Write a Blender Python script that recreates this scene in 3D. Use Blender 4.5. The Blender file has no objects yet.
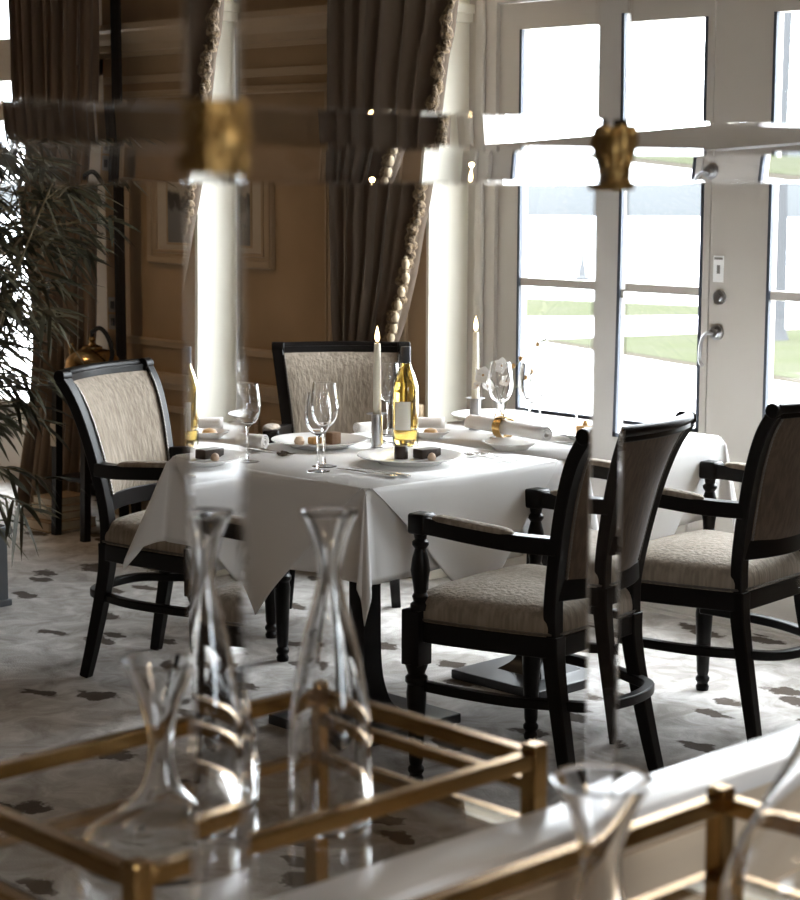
import bpy, bmesh, math, random
from mathutils import Vector, Matrix
random.seed(7)
PI = math.pi
C = bpy.context.scene.collection
S = bpy.context.scene

# ------------------------------------------------------------------ helpers
def tag(o, label=None, cat=None, group=None, kind=None):
    if label: o['label'] = label
    if cat: o['category'] = cat
    if group: o['group'] = group
    if kind: o['kind'] = kind
    return o

def empty(name, loc=(0, 0, 0), rz=0.0):
    o = bpy.data.objects.new(name, None)
    o.empty_display_size = .05
    C.objects.link(o)
    o.location = loc
    o.rotation_euler = (0, 0, rz)
    return o

class MB:
    """collects shapes, then links them as one mesh object"""
    def __init__(s):
        s.bm = bmesh.new()
    def box(s, x0, x1, y0, y1, z0, z1, bev=0.0, rot=None):
        r = bmesh.ops.create_cube(s.bm, size=1.0)
        vs = r['verts']
        for v in vs:
            v.co = Vector(((x0 + x1) / 2 + v.co.x * (x1 - x0), (y0 + y1) / 2 + v.co.y * (y1 - y0), (z0 + z1) / 2 + v.co.z * (z1 - z0)))
        if bev > 0:
            es = list({e for v in vs for e in v.link_edges})
            q = bmesh.ops.bevel(s.bm, geom=es, offset=bev, segments=2, profile=.6, affect='EDGES')
            vs = list({v for f in q['faces'] for v in f.verts} | {v for v in vs if v.is_valid})
        if rot is not None:
            for v in vs: v.co = rot @ v.co
        return s
    def tube(s, pts, r, seg=10, cap=True, square=False, flat=None):
        """sweep; r scalar or list; flat = (w,h) list or tuple for a rectangular section"""
        pts = [Vector(p) for p in pts]
        n = len(pts)
        rings = []
        prevn = None
        for i, p in enumerate(pts):
            t = (pts[min(i + 1, n - 1)] - pts[max(i - 1, 0)]).normalized()
            if prevn is None:
                ref = Vector((0, 0, 1)) if abs(t.z) < .9 else Vector((1, 0, 0))
                u = t.cross(ref).normalized()
            else:
                u = (prevn - t * prevn.dot(t)).normalized()
            prevn = u
            v = t.cross(u).normalized()
            ring = []
            if flat is not None:
                w, h = flat[i] if isinstance(flat, list) else flat
                for a, b in ((1, 1), (-1, 1), (-1, -1), (1, -1)):
                    ring.append(s.bm.verts.new(p + u * (a * w / 2) + v * (b * h / 2)))
            else:
                rr = r[i] if isinstance(r, (list, tuple)) else r
                for k in range(seg):
                    a = 2 * PI * k / seg
                    ring.append(s.bm.verts.new(p + u * (rr * math.cos(a)) + v * (rr * math.sin(a))))
            rings.append(ring)
        m = len(rings[0])
        for i in range(n - 1):
            for k in range(m):
                s.bm.faces.new((rings[i][k], rings[i][(k + 1) % m], rings[i + 1][(k + 1) % m], rings[i + 1][k]))
        if cap:
            s.bm.faces.new(rings[0][::-1]); s.bm.faces.new(rings[-1])
        return s
    def lathe(s, prof, cx=0, cy=0, seg=32, cz=0):
        """prof list of (r,z); r=0 ends close on axis"""
        rings = []
        for r, z in prof:
            if r <= 1e-6:
                rings.append([s.bm.verts.new((cx, cy, cz + z))])
            else:
                rings.append([s.bm.verts.new((cx + r * math.cos(2 * PI * k / seg), cy + r * math.sin(2 * PI * k / seg), cz + z)) for k in range(seg)])
        for a, b in zip(rings[:-1], rings[1:]):
            for k in range(seg):
                k2 = (k + 1) % seg
                if len(a) == 1 and len(b) == 1: continue
                if len(a) == 1: s.bm.faces.new((a[0], b[k2], b[k]))
                elif len(b) == 1: s.bm.faces.new((a[k], a[k2], b[0]))
                else: s.bm.faces.new((a[k], a[k2], b[k2], b[k]))
        return s
    def grid(s, P, nu, nv, closed_u=False):
        """P(i,j) -> point"""
        g = [[s.bm.verts.new(P(i, j)) for j in range(nv + 1)] for i in range(nu if closed_u else nu + 1)]
        N = len(g)
        for i in range(nu):
            a = g[i]; b = g[(i + 1) % N]
            for j in range(nv):
                s.bm.faces.new((a[j], b[j], b[j + 1], a[j + 1]))
        return g
    def prism(s, poly, z0, z1):
        a = [s.bm.verts.new((x, y, z0)) for x, y in poly]
        b = [s.bm.verts.new((x, y, z1)) for x, y in poly]
        n = len(poly)
        s.bm.faces.new(a[::-1]); s.bm.faces.new(b)
        for i in range(n):
            s.bm.faces.new((a[i], a[(i + 1) % n], b[(i + 1) % n], b[i]))
        return s
    def ball(s, c, r, seg=12, sc=(1, 1, 1)):
        q = bmesh.ops.create_uvsphere(s.bm, u_segments=seg, v_segments=max(6, seg // 2), radius=r)
        for v in q['verts']:
            v.co = Vector((v.co.x * sc[0] + c[0], v.co.y * sc[1] + c[1], v.co.z * sc[2] + c[2]))
        return s
    def xf(s, M):
        for v in s.bm.verts: v.co = M @ v.co
        return s
    def build(s, name, mat, parent=None, smooth=True, loc=(0, 0, 0), rz=0, angle=40, sub=0, solid=0, bevel=0):
        bmesh.ops.recalc_face_normals(s.bm, faces=s.bm.faces[:])
        me = bpy.data.meshes.new(name)
        s.bm.to_mesh(me); s.bm.free()
        me.materials.append(mat)
        if smooth:
            for p in me.polygons: p.use_smooth = True
            try: me.set_sharp_from_angle(angle=math.radians(angle))
            except Exception: pass
        o = bpy.data.objects.new(name, me)
        C.objects.link(o)
        o.location = loc; o.rotation_euler = (0, 0, rz)
        if parent is not None: o.parent = parent
        if solid:
            m = o.modifiers.new('solid', 'SOLIDIFY'); m.thickness = solid; m.offset = 0
        if bevel:
            m = o.modifiers.new('bevel', 'BEVEL'); m.width = bevel; m.segments = 2; m.limit_method = 'ANGLE'
        if sub:
            m = o.modifiers.new('sub', 'SUBSURF'); m.levels = sub; m.render_levels = sub
        return o

def copy_tree(o, parent=None):
    c = o.copy(); C.objects.link(c)
    if parent is not None: c.parent = parent
    for ch in list(o.children): copy_tree(ch, c)
    return c

def smoothpath(pts, n=6):
    """Catmull-Rom through tuples of any length"""
    out = []
    P = [pts[0]] + list(pts) + [pts[-1]]
    for i in range(1, len(P) - 2):
        p0, p1, p2, p3 = P[i - 1], P[i], P[i + 1], P[i + 2]
        for k in range(n):
            t = k / n
            out.append(tuple(.5 * ((2 * b) + (c - a) * t + (2 * a - 5 * b + 4 * c - d) * t * t + (3 * b - a - 3 * c + d) * t ** 3)
                             for a, b, c, d in zip(p0, p1, p2, p3)))
    out.append(tuple(pts[-1]))
    return out

# ------------------------------------------------------------------ materials
def srgb(r, g, b):
    f = lambda c: (c / 12.92) if c <= .04045 else ((c + .055) / 1.055) ** 2.4
    return (f(r / 255), f(g / 255), f(b / 255), 1)

def mat(name, col, rough=.5, metal=0.0, trans=0.0, ior=1.45, spec=.5, coat=0, sheen=0, noise=None, bump=None):
    m = bpy.data.materials.new(name); m.use_nodes = True
    nt = m.node_tree; b = nt.nodes['Principled BSDF']
    b.inputs['Base Color'].default_value = col
    b.inputs['Roughness'].default_value = rough
    b.inputs['Metallic'].default_value = metal
    b.inputs['Transmission Weight'].default_value = trans
    b.inputs['IOR'].default_value = ior
    b.inputs['Specular IOR Level'].default_value = spec
    b.inputs['Coat Weight'].default_value = coat
    b.inputs['Sheen Weight'].default_value = sheen
    if noise or bump:
        tc = nt.nodes.new('ShaderNodeTexCoord')
    if noise:
        col2, scale, stretch, lo, hi = noise
        mp = nt.nodes.new('ShaderNodeMapping'); mp.inputs['Scale'].default_value = stretch
        nz = nt.nodes.new('ShaderNodeTexNoise'); nz.inputs['Scale'].default_value = scale; nz.inputs['Detail'].default_value = 5
        mr = nt.nodes.new('ShaderNodeMapRange'); mr.inputs[1].default_value = lo; mr.inputs[2].default_value = hi
        mx = nt.nodes.new('ShaderNodeMix'); mx.data_type = 'RGBA'
        mx.inputs[6].default_value = col; mx.inputs[7].default_value = col2
        nt.links.new(tc.outputs['Object'], mp.inputs['Vector']); nt.links.new(mp.outputs[0], nz.inputs['Vector'])
        nt.links.new(nz.outputs['Fac'], mr.inputs[0]); nt.links.new(mr.outputs[0], mx.inputs[0])
        nt.links.new(mx.outputs[2], b.inputs['Base Color'])
    if bump:
        scale, stretch, strength, dist = bump
        mp2 = nt.nodes.new('ShaderNodeMapping'); mp2.inputs['Scale'].default_value = stretch
        n2 = nt.nodes.new('ShaderNodeTexNoise'); n2.inputs['Scale'].default_value = scale; n2.inputs['Detail'].default_value = 4
        bp = nt.nodes.new('ShaderNodeBump'); bp.inputs['Strength'].default_value = strength; bp.inputs['Distance'].default_value = dist
        nt.links.new(tc.outputs['Object'], mp2.inputs['Vector']); nt.links.new(mp2.outputs[0], n2.inputs['Vector'])
        nt.links.new(n2.outputs['Fac'], bp.inputs['Height']); nt.links.new(bp.outputs[0], b.inputs['Normal'])
    return m

M = {}
M['wall'] = mat('tan_wall_fabric', (.41, .275, .155, 1), .8, noise=((.35, .235, .13, 1), 3.0, (1, 1, 1), .35, .65))
M['moulding'] = mat('tan_painted_moulding', (.46, .335, .21, 1), .5)
M['cream'] = mat('cream_paint', (.80, .76, .65, 1), .55)
M['white_frame'] = mat('grey_white_paint', (.51, .47, .42, 1), .45)
M['ceiling'] = mat('ceiling_white', (.26, .22, .18, 1), .8)
M['wall_dark'] = mat('dark_wood_wall', (.10, .065, .04, 1), .6)
M['dark_gasket'] = mat('dark_glazing_strip', (.045, .055, .075, 1), .4)
M['black_wood'] = mat('black_stained_wood', (.006, .0045, .004, 1), .36, spec=.22, bump=(60, (1, 1, .15), .08, .002))
M['base_black'] = mat('black_painted_steel', (.018, .018, .020, 1), .35)
M['fabric'] = mat('greige_chenille', (.325, .268, .208, 1), .85, sheen=.12, noise=((.220, .178, .134, 1), 9, (8, 8, .5), .36, .64), bump=(22, (4, 4, .5), .6, .008))
M['back_fabric'] = mat('brown_striped_chenille', (.100, .066, .042, 1), .85, sheen=.12, noise=((.068, .044, .028, 1), 9, (9, 9, .5), .38, .62), bump=(40, (5, 5, .5), .35, .003))
M['nail'] = mat('pewter_nails', (.17, .155, .14, 1), .35, 1.0)
M['cloth'] = mat('white_linen', (.82, .81, .80, 1), .75, sheen=.15, bump=(6, (1, 1, 1), .12, .01))
M['china'] = mat('white_porcelain', (.86, .85, .83, 1), .12, coat=.3)
M['napkin'] = mat('white_napkin', (.80, .78, .755, 1), .85, bump=(60, (1, 1, 1), .2, .002))
M['steel'] = mat('polished_steel', (.62, .61, .60, 1), .18, 1.0)
M['pewter'] = mat('brushed_pewter', (.50, .50, .515, 1), .32, 1.0)
M['wax'] = mat('ivory_wax', (.90, .85, .70, 1), .4)
M['wick'] = mat('black_wick', (.01, .01, .01, 1), .8)
M['gold'] = mat('gold_metal', (.75, .50, .20, 1), .25, 1.0)
M['brass'] = mat('aged_brass', (.44, .27, .105, 1), .24, 1.0, noise=((.30, .17, .06, 1), 9, (1, 1, 1), .4, .65))
M['gilt'] = mat('gilt_casting', (.52, .34, .13, 1), .42, 1.0, noise=((.24, .145, .05, 1), 55, (1, 1, 1), .4, .62), bump=(90, (1, 1, 1), .8, .006))
M['glass'] = mat('clear_glass', (1, 1, 1, 1), .0, trans=1.0, ior=1.46)
M['acrylic'] = mat('clear_square_glass_rod', (.97, .98, 1, 1), .0, trans=1.0, ior=1.49)
M['wine'] = mat('golden_wine', (.93, .70, .22, 1), .0, trans=1.0, ior=1.34)
M['bottle_glass'] = mat('pale_bottle_glass', (.97, .93, .74, 1), .02, trans=1.0, ior=1.45)
M['foil'] = mat('dark_grey_foil', (.05, .05, .055, 1), .35, .5)
M['paper'] = mat('cream_paper_label', (.80, .76, .66, 1), .7)
M['chocolate'] = mat('chocolate_cake', (.030, .017, .010, 1), .4, bump=(60, (1, 1, 1), .4, .004))
M['caramel'] = mat('golden_pastry', (.46, .26, .09, 1), .5, bump=(70, (1, 1, 1), .5, .004))
M['brown_cake'] = mat('brown_sponge_cake', (.16, .085, .04, 1), .6, bump=(70, (1, 1, 1), .5, .004))
M['praline'] = mat('pale_praline', (.56, .42, .30, 1), .6, bump=(80, (1, 1, 1), .5, .003))
M['petal'] = mat('white_petal', (.90, .89, .87, 1), .5)
M['stem'] = mat('grey_green_stem', (.16, .16, .11, 1), .5)
M['leaf'] = mat('dark_bamboo_leaf', (.036, .034, .018, 1), .5, noise=((.085, .070, .038, 1), 6, (1, 1, 1), .45, .7))
M['cane'] = mat('bamboo_cane', (.17, .13, .07, 1), .55)
M['soil'] = mat('soil', (.03, .022, .016, 1), .95)
M['planter'] = mat('dark_grey_planter', (.055, .056, .06, 1), .5)
M['curtain'] = mat('brown_curtain', (.155, .098, .056, 1), .75, sheen=.35, bump=(30, (1, 1, .1), .15, .004))
M['curtain_grey'] = mat('taupe_curtain', (.140, .098, .065, 1), .70, sheen=.35, bump=(30, (1, 1, .1), .15, .004))
M['shadow_gap_strip'] = mat('shadow_gap_black', (.018, .013, .010, 1), .9)  # near-black colour for the painted shade beside the left curtain
M['fringe'] = mat('gold_fringe', (.24, .165, .09, 1), .7, noise=((.08, .05, .025, 1), 60, (1, 1, 1), .4, .6), bump=(140, (1, 1, 1), 1.0, .01))
M['tassel'] = mat('cream_tassel', (.44, .35, .235, 1), .7)
M['frame_wood'] = mat('washed_gold_frame', (.40, .29, .18, 1), .45)
M['mount'] = mat('cream_mount', (.50, .42, .32, 1), .8)
M['switch'] = mat('grey_metal_plate', (.33, .31, .29, 1), .35, .6)
M['card'] = mat('white_card', (.85, .84, .82, 1), .6)
M['chrome'] = mat('satin_chrome', (.50, .50, .51, 1), .28, 1.0)
M['kettle'] = mat('polished_brass', (.42, .28, .13, 1), .22, 1.0)
M['book'] = mat('tan_book_cover', (.32, .22, .13, 1), .7)
M['pages'] = mat('book_pages', (.60, .52, .40, 1), .8)
M['partition'] = mat('tan_painted_panel', (.60, .50, .385, 1), .45)
M['cap'] = mat('white_painted_cap', (.80, .80, .81, 1), .28)
M['gravel'] = mat('pale_gravel', (.34, .335, .33, 1), .9, spec=0, noise=((.30, .295, .29, 1), 12, (1, 1, 1), .4, .6))
M['grass'] = mat('lawn_grass', (.0265, .0285, .0175, 1), .9, spec=0, noise=((.0290, .0300, .0205, 1), 2, (1, 1, 1), .4, .6))
M['kerb'] = mat('earth_edge', (.0255, .0225, .0180, 1), .9, spec=0)
M['lake'] = mat('pale_lake', (.62, .64, .66, 1), .25)
M['hills'] = mat('hazy_far_shore', (.0305, .032, .033, 1), .9, spec=0, noise=((.035, .0365, .0375, 1), .02, (1, 1, 1), .4, .6))
M['stone'] = mat('grey_stone', (.045, .046, .048, 1), .8, spec=0)
M['bark'] = mat('grey_bark', (.040, .041, .043, 1), .9, spec=0, bump=(20, (1, 1, .3), .5, .02))

def emis(name, col, st):
    m = bpy.data.materials.new(name); m.use_nodes = True
    nt = m.node_tree; nt.nodes.clear()
    e = nt.nodes.new('ShaderNodeEmission'); e.inputs[0].default_value = col; e.inputs[1].default_value = st
    o = nt.nodes.new('ShaderNodeOutputMaterial'); nt.links.new(e.outputs[0], o.inputs[0])
    return m
M['flame'] = emis('candle_flame', (1, .72, .36, 1), 9)
M['lamp_glow'] = emis('lamp_glass_glow', (1, .72, .42, 1), 6)

def pane_mat():
    m = bpy.data.materials.new('window_pane'); m.use_nodes = True
    nt = m.node_tree; nt.nodes.clear()
    t = nt.nodes.new('ShaderNodeBsdfTransparent'); t.inputs[0].default_value = (.97, .98, .98, 1)
    g = nt.nodes.new('ShaderNodeBsdfGlossy'); g.inputs['Roughness'].default_value = .02
    lw = nt.nodes.new('ShaderNodeLayerWeight'); pw = nt.nodes.new('ShaderNodeMath'); pw.operation = 'POWER'; pw.inputs[1].default_value = 5
    f = nt.nodes.new('ShaderNodeMath'); f.operation = 'MULTIPLY_ADD'; f.inputs[1].default_value = .94; f.inputs[2].default_value = .04
    nt.links.new(lw.outputs['Facing'], pw.inputs[0]); nt.links.new(pw.outputs[0], f.inputs[0])
    x = nt.nodes.new('ShaderNodeMixShader'); o = nt.nodes.new('ShaderNodeOutputMaterial')
    nt.links.new(f.outputs[0], x.inputs[0]); nt.links.new(t.outputs[0], x.inputs[1]); nt.links.new(g.outputs[0], x.inputs[2])
    nt.links.new(x.outputs[0], o.inputs[0])
    return m
M['pane'] = pane_mat()

def carpet_mat():
    m = bpy.data.materials.new('grey_leaf_carpet'); m.use_nodes = True
    nt = m.node_tree; b = nt.nodes['Principled BSDF']; N = nt.nodes.new; L = nt.links.new
    b.inputs['Roughness'].default_value = .95; b.inputs['Specular IOR Level'].default_value = .1
    b.inputs['Sheen Weight'].default_value = .0
    tc = N('ShaderNodeTexCoord')
    # mottled ground: broken flecks of light and mid grey-beige
    n1 = N('ShaderNodeTexNoise'); n1.inputs['Scale'].default_value = 7.5; n1.inputs['Detail'].default_value = 7; n1.inputs['Roughness'].default_value = .62
    n1.inputs['Distortion'].default_value = 1.0
    L(tc.outputs['Object'], n1.inputs['Vector'])
    cr = N('ShaderNodeValToRGB'); e = cr.color_ramp.elements
    e[0].position = .34; e[0].color = (.30, .275, .25, 1); e[1].position = .66; e[1].color = (.56, .535, .51, 1)
    q = e.new(.5); q.color = (.42, .395, .37, 1)
    L(n1.outputs['Fac'], cr.inputs[0])
    # scattered dark leaf patches
    mp = N('ShaderNodeMapping'); mp.inputs['Rotation'].default_value = (0, 0, math.radians(-38)); mp.inputs['Scale'].default_value = (3.1, 5.8, 1)
    n2 = N('ShaderNodeTexNoise'); n2.inputs['Scale'].default_value = 9; n2.inputs['Detail'].default_value = 4; n2.inputs['Roughness'].default_value = .65
    L(tc.outputs['Object'], n2.inputs['Vector'])
    ad = N('ShaderNodeVectorMath'); ad.operation = 'MULTIPLY_ADD'; ad.inputs[1].default_value = (.16, .16, 0)
    L(n2.outputs['Color'], ad.inputs[0]); L(tc.outputs['Object'], ad.inputs[2])
    L(ad.outputs[0], mp.inputs['Vector'])
    vo = N('ShaderNodeTexVoronoi'); vo.inputs['Scale'].default_value = 1.0; vo.inputs['Randomness'].default_value = 1
    vo.voronoi_dimensions = '2D'
    L(mp.outputs[0], vo.inputs['Vector'])
    th = N('ShaderNodeMapRange'); th.inputs[1].default_value = .235; th.inputs[2].default_value = .175
    L(vo.outputs['Distance'], th.inputs[0])
    sp = N('ShaderNodeSeparateColor'); L(vo.outputs['Color'], sp.inputs[0])
    gt = N('ShaderNodeMath'); gt.operation = 'GREATER_THAN'; gt.inputs[1].default_value = .50; L(sp.outputs[0], gt.inputs[0])
    mu = N('ShaderNodeMath'); mu.operation = 'MULTIPLY'; L(th.outputs[0], mu.inputs[0]); L(gt.outputs[0], mu.inputs[1])
    mu2 = N('ShaderNodeMath'); mu2.operation = 'MULTIPLY'; mu2.inputs[1].default_value = .9; L(mu.outputs[0], mu2.inputs[0])
    mx = N('ShaderNodeMix'); mx.data_type = 'RGBA'; mx.inputs[7].default_value = (.050, .034, .023, 1)
    L(mu2.outputs[0], mx.inputs[0]); L(cr.outputs[0], mx.inputs[6]); L(mx.outputs[2], b.inputs['Base Color'])
    bp = N('ShaderNodeBump'); bp.inputs['Strength'].default_value = .3; bp.inputs['Distance'].default_value = .01
    n3 = N('ShaderNodeTexNoise'); n3.inputs['Scale'].default_value = 150
    L(tc.outputs['Object'], n3.inputs['Vector']); L(n3.outputs['Fac'], bp.inputs['Height']); L(bp.outputs[0], b.inputs['Normal'])
    return m
M['carpet'] = carpet_mat()

def print_mat():
    m = bpy.data.materials.new('grey_landscape_print'); m.use_nodes = True
    nt = m.node_tree; b = nt.nodes['Principled BSDF']; N = nt.nodes.new; L = nt.links.new
    b.inputs['Roughness'].default_value = .6
    tc = N('ShaderNodeTexCoord'); sx = N('ShaderNodeSeparateXYZ'); L(tc.outputs['Object'], sx.inputs[0])
    nz = N('ShaderNodeTexNoise'); nz.inputs['Scale'].default_value = 14; nz.inputs['Detail'].default_value = 4; L(tc.outputs['Object'], nz.inputs['Vector'])
    ma = N('ShaderNodeMath'); ma.operation = 'MULTIPLY_ADD'; ma.inputs[1].default_value = .16; L(nz.outputs['Fac'], ma.inputs[0]); L(sx.outputs['Z'], ma.inputs[2])
    cr = N('ShaderNodeValToRGB'); cr.color_ramp.interpolation = 'LINEAR'; e = cr.color_ramp.elements
    e[0].position = .0; e[0].color = (.17, .16, .15, 1); e[1].position = .18; e[1].color = (.40, .34, .26, 1)
    q = e.new(.10); q.color = (.19, .18, .17, 1); q = e.new(.125); q.color = (.06, .055, .05, 1); q = e.new(.155); q.color = (.07, .06, .05, 1)
    L(ma.outputs[0], cr.inputs[0]); L(cr.outputs[0], b.inputs['Base Color'])
    return m
M['print'] = print_mat()

# ------------------------------------------------------------------ the room (x along the window wall, y towards the windows)
YW = 5.554      # plane of the door frames
YP = 5.31       # face of the panelled pier
XL, XR, YB, ZC = -9.8, 2.6, -2.4, 3.05
def struct(o): return tag(o, kind='structure')
struct(MB().box(XL - .2, XR + .2, YB - .2, YW + .25, -.12, 0).build('floor', M['carpet'], smooth=False))
struct(MB().box(XL - .2, XR + .2, YB - .2, YW + .25, ZC, ZC + .15).build('ceiling', M['ceiling'], smooth=False))
struct(MB().box(XL - .2, XL, YB - .2, YW + .25, 0, ZC).build('wall_left', M['wall'], smooth=False))
RW = (.8, 1.9, .95, 2.4)       # unseen window added in the right-hand wall for highlights: y0, y1, z0, z1
mb = MB(); mb.box(XR, XR + .2, YB - .2, RW[0], 0, ZC); mb.box(XR, XR + .2, RW[1], YW + .25, 0, ZC); mb.box(XR, XR + .2, RW[0], RW[1], 0, RW[2]); mb.box(XR, XR + .2, RW[0], RW[1], RW[3], ZC)
struct(mb.build('wall_right', M['wall_dark'], smooth=False))
struct(MB().box(XL, XR, YB - .2, YB, 0, ZC).build('wall_rear', M['wall_dark'], smooth=False))
ZT = 2.78   # head of the window openings
BAYS = [(-9.75, -7.53), (-5.396, -2.83)]
mb = MB()
mb.box(XL, BAYS[0][0], YP, YW + .25, 0, ZC)
mb.box(BAYS[0][1], BAYS[1][0], YP, YW + .25, 0, ZC)
mb.box(BAYS[1][1], XR, YP, YW + .25, 0, ZC)
for a, b in BAYS: mb.box(a, b, YP, YW + .25, ZT, ZC)
struct(mb.build('wall_window', M['wall'], smooth=False))

# cream painted reveals of the middle bay
mb = MB()
mb.box(-5.3955, -5.380, YP - .002, YW + .02, 0, ZT)
mb.box(-2.846, -2.8305, YP - .002, YW + .02, 0, ZT)
mb.box(-5.3955, -2.8305, YP - .002, YW + .02, ZT - .014, ZT - .0005)
struct(mb.build('trim_1', M['cream'], smooth=False))
mb = MB()
for z, h, d in ((2.215, .035, .030), (2.18, .035, .018)):
    mb.box(-5.380, -5.380 + d, YP, YW - .02, z, z + h)
struct(mb.build('trim_2', M['cream'], smooth=False))

# panelling on the pier between the left window and the french doors
px0, px1 = BAYS[0][1], BAYS[1][0]
mb = MB()   # crown moulding: stacked profile
prof = [(0, 2.12), (.012, 2.12), (.012, 2.14), (.02, 2.145), (.03, 2.175), (.05, 2.195), (.07, 2.225), (.085, 2.235), (.085, 2.262), (0, 2.262)]
va = [(px0 - .03, YP - d, z) for d, z in prof]; vb = [(px1 - .02, YP - d, z) for d, z in prof]
A = [mb.bm.verts.new(v) for v in va]; B = [mb.bm.verts.new(v) for v in vb]
for i in range(len(prof)):
    j = (i + 1) % len(prof); mb.bm.faces.new((A[i], A[j], B[j], B[i]))
mb.bm.faces.new(A[::-1]); mb.bm.faces.new(B)
struct(mb.build('trim_3', M['moulding'], smooth=False))
def rect_mould(mb, x0, x1, z0, z1, w, d, y=YP):
    for (a, b, c, e) in ((x0, x1, z0, z0 + w), (x0, x1, z1 - w, z1), (x0, x0 + w, z0 + w, z1 - w), (x1 - w, x1, z0 + w, z1 - w)):
        mb.box(a, b, y - d, y, c, e, bev=.004)
mb = MB()
rect_mould(mb, px0 + .15, px1 - .54, .82, 1.965, .035, .016)        # tall field
rect_mould(mb, px0 + .17, px1 - .56, .84, 1.945, .012, .022)
rect_mould(mb, px1 - .44, px1 - .10, .82, 1.965, .035, .016)
for a, b in ((px0 + .15, px0 + .60), (px0 + .68, px0 + 1.12), (px0 + 1.20, px1 - .54)):
    rect_mould(mb, a, b, .22, .555, .030, .014)
mb.box(px0 + .02, px1 - .02, YP - .012, YP, 2.00, 2.035, bev=.003)
struct(mb.build('trim_4', M['moulding'], smooth=False))
mb = MB(); mb.box(px0, px1 - .001, YP - .035, YP, .655, .705, bev=.01); mb.box(px0, px1 - .001, YP - .02, YP, .63, .66, bev=.006)
struct(mb.build('trim_5', M['moulding'], smooth=False))
mb = MB(); mb.box(px0, px1, YP - .022, YP, 0, .15, bev=.006)
struct(mb.build('baseboard_left', M['moulding'], smooth=False))
mb = MB(); mb.box(BAYS[1][1], XR, YP - .022, YP, 0, .15, bev=.006)
struct(mb.build('baseboard_right', M['moulding'], smooth=False))

# french doors
def leaf(name, parent, x0, x1, gx0, gx1):
    """one glazed leaf with solid lower panel"""
    y0, y1 = YW - .01, YW + .045
    mb = MB()
    mb.box(x0, gx0, y0, y1, .015, 2.244); mb.box(gx1, x1, y0, y1, .015, 2.244)
    mb.box(gx0, gx1, y0, y1, 2.145, 2.244); mb.box(gx0, gx1, y0, y1, .56, .685)
    mb.box(gx0, gx1, y0, y1, .015, .17)
    mb.box(gx0, gx1, y0 + .018, y1 - .01, .17, .56)
    mb.box(gx0 + .05, gx1 - .05, y0 + .006, y0 + .02, .22, .51, bev=.006)
    o = mb.build(name, M['white_frame'], parent, smooth=False); struct(o)
    g = MB(); g.box(gx0, gx0 + .012, y0 - .003, y0 + .014, .685, 2.145); g.box(gx1 - .012, gx1, y0 - .003, y0 + .014, .685, 2.145)
    g.box(gx0, gx1, y0 - .003, y0 + .014, .685, .698)
    g.build('glazing_strip', M['dark_gasket'], o, smooth=False)
    b = MB(); b.box(gx0 + .01, gx1 - .01, y0 + .005, y1 - .005, 1.172, 1.204, bev=.005)
    b.build('glazing_bar', M['white_frame'], o, smooth=False)
    p = MB(); p.box(gx0 + .004, gx1 - .004, YW + .000, YW + .004, .690, 2.148)
    p.build('pane', M['pane'], o, smooth=False)
    return o
def frame(name, x0, x1, mull=True):
    mb = MB()
    for a, b in ((x0, x0 + .143), (x1 - .143, x1)):
        mb.box(a, b, YW - .03, YW + .10, 0, ZT - .014)
    mb.box(x0 + .05, x0 + .09, YW - .05, YW - .03, 0, ZT - .02, bev=.008)
    mb.box(x1 - .09, x1 - .05, YW - .05, YW - .03, 0, ZT - .02, bev=.008)
    mb.box(x0 + .143, x1 - .143, YW - .03, YW + .10, 2.25, 2.335)
    mb.box(x0 + .143, x1 - .143, YW - .03, YW + .10, ZT - .08, ZT - .014)
    mb.box(x0 + .143, x1 - .143, YW - .03, YW + .10, 0, .012)
    xm = (x0 + x1) / 2
    mb.box(xm - .04, xm + .04, YW - .01, YW + .06, 2.335, ZT - .08)
    o = mb.build(name, M['white_frame'], None, smooth=False); struct(o)
    p = MB(); p.box(x0 + .14, x1 - .14, YW + .03, YW + .034, 2.33, ZT - .07); p.build('pane', M['pane'], o, smooth=False)
    return o
fr = frame('door_1', BAYS[1][0] + .016, BAYS[1][1] - .016)
l1 = leaf('door_leaf', fr, -5.250, -4.212, -5.131, -4.240)
l2 = leaf('door_leaf', fr, -4.206, -2.992, -3.963, -3.118)
# furniture on the meeting stile
mb = MB(); mb.xf(Matrix()); 
def disc_y(mb, x, z, r, y0, y1, seg=24):
    q = MB(); 
    n = [(x + r * math.cos(2 * PI * k / seg), z + r * math.sin(2 * PI * k / seg)) for k in range(seg)]
    a = [mb.bm.verts.new((u, y0, v)) for u, v in n]; b = [mb.bm.verts.new((u, y1, v)) for u, v in n]
    mb.bm.faces.new(a); mb.bm.faces.new(b[::-1])
    for k in range(seg): mb.bm.faces.new((a[k], a[(k + 1) % seg], b[(k + 1) % seg], b[k]))
    q.bm.free(); return mb
mb = MB(); disc_y(mb, -4.165, 1.048, .027, YW - .022, YW - .0095); disc_y(mb, -4.165, 1.048, .017, YW - .04, YW - .02)
h = mb.build('handle_rose', M['chrome'], l2)
mb = MB(); mb.tube(smoothpath([(-4.165, YW - .035, 1.048), (-4.182, YW - .050, 1.046), (-4.200, YW - .053, 1.025), (-4.207, YW - .054, .985), (-4.204, YW - .058, .945), (-4.190, YW - .060, .932)], 5), .0068, 8)
mb.build('door_handle', M['chrome'], h)
mb = MB(); disc_y(mb, -4.158, 1.172, .026, YW - .020, YW - .0095); disc_y(mb, -4.158, 1.172, .014, YW - .030, YW - .018)
mb.build('lock_cylinder', M['chrome'], l2)
mb = MB(); mb.box(-4.190, -4.146, YW - .013, YW - .0095, 1.225, 1.318); mb.build('notice_card', M['card'], l2, smooth=False)
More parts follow.
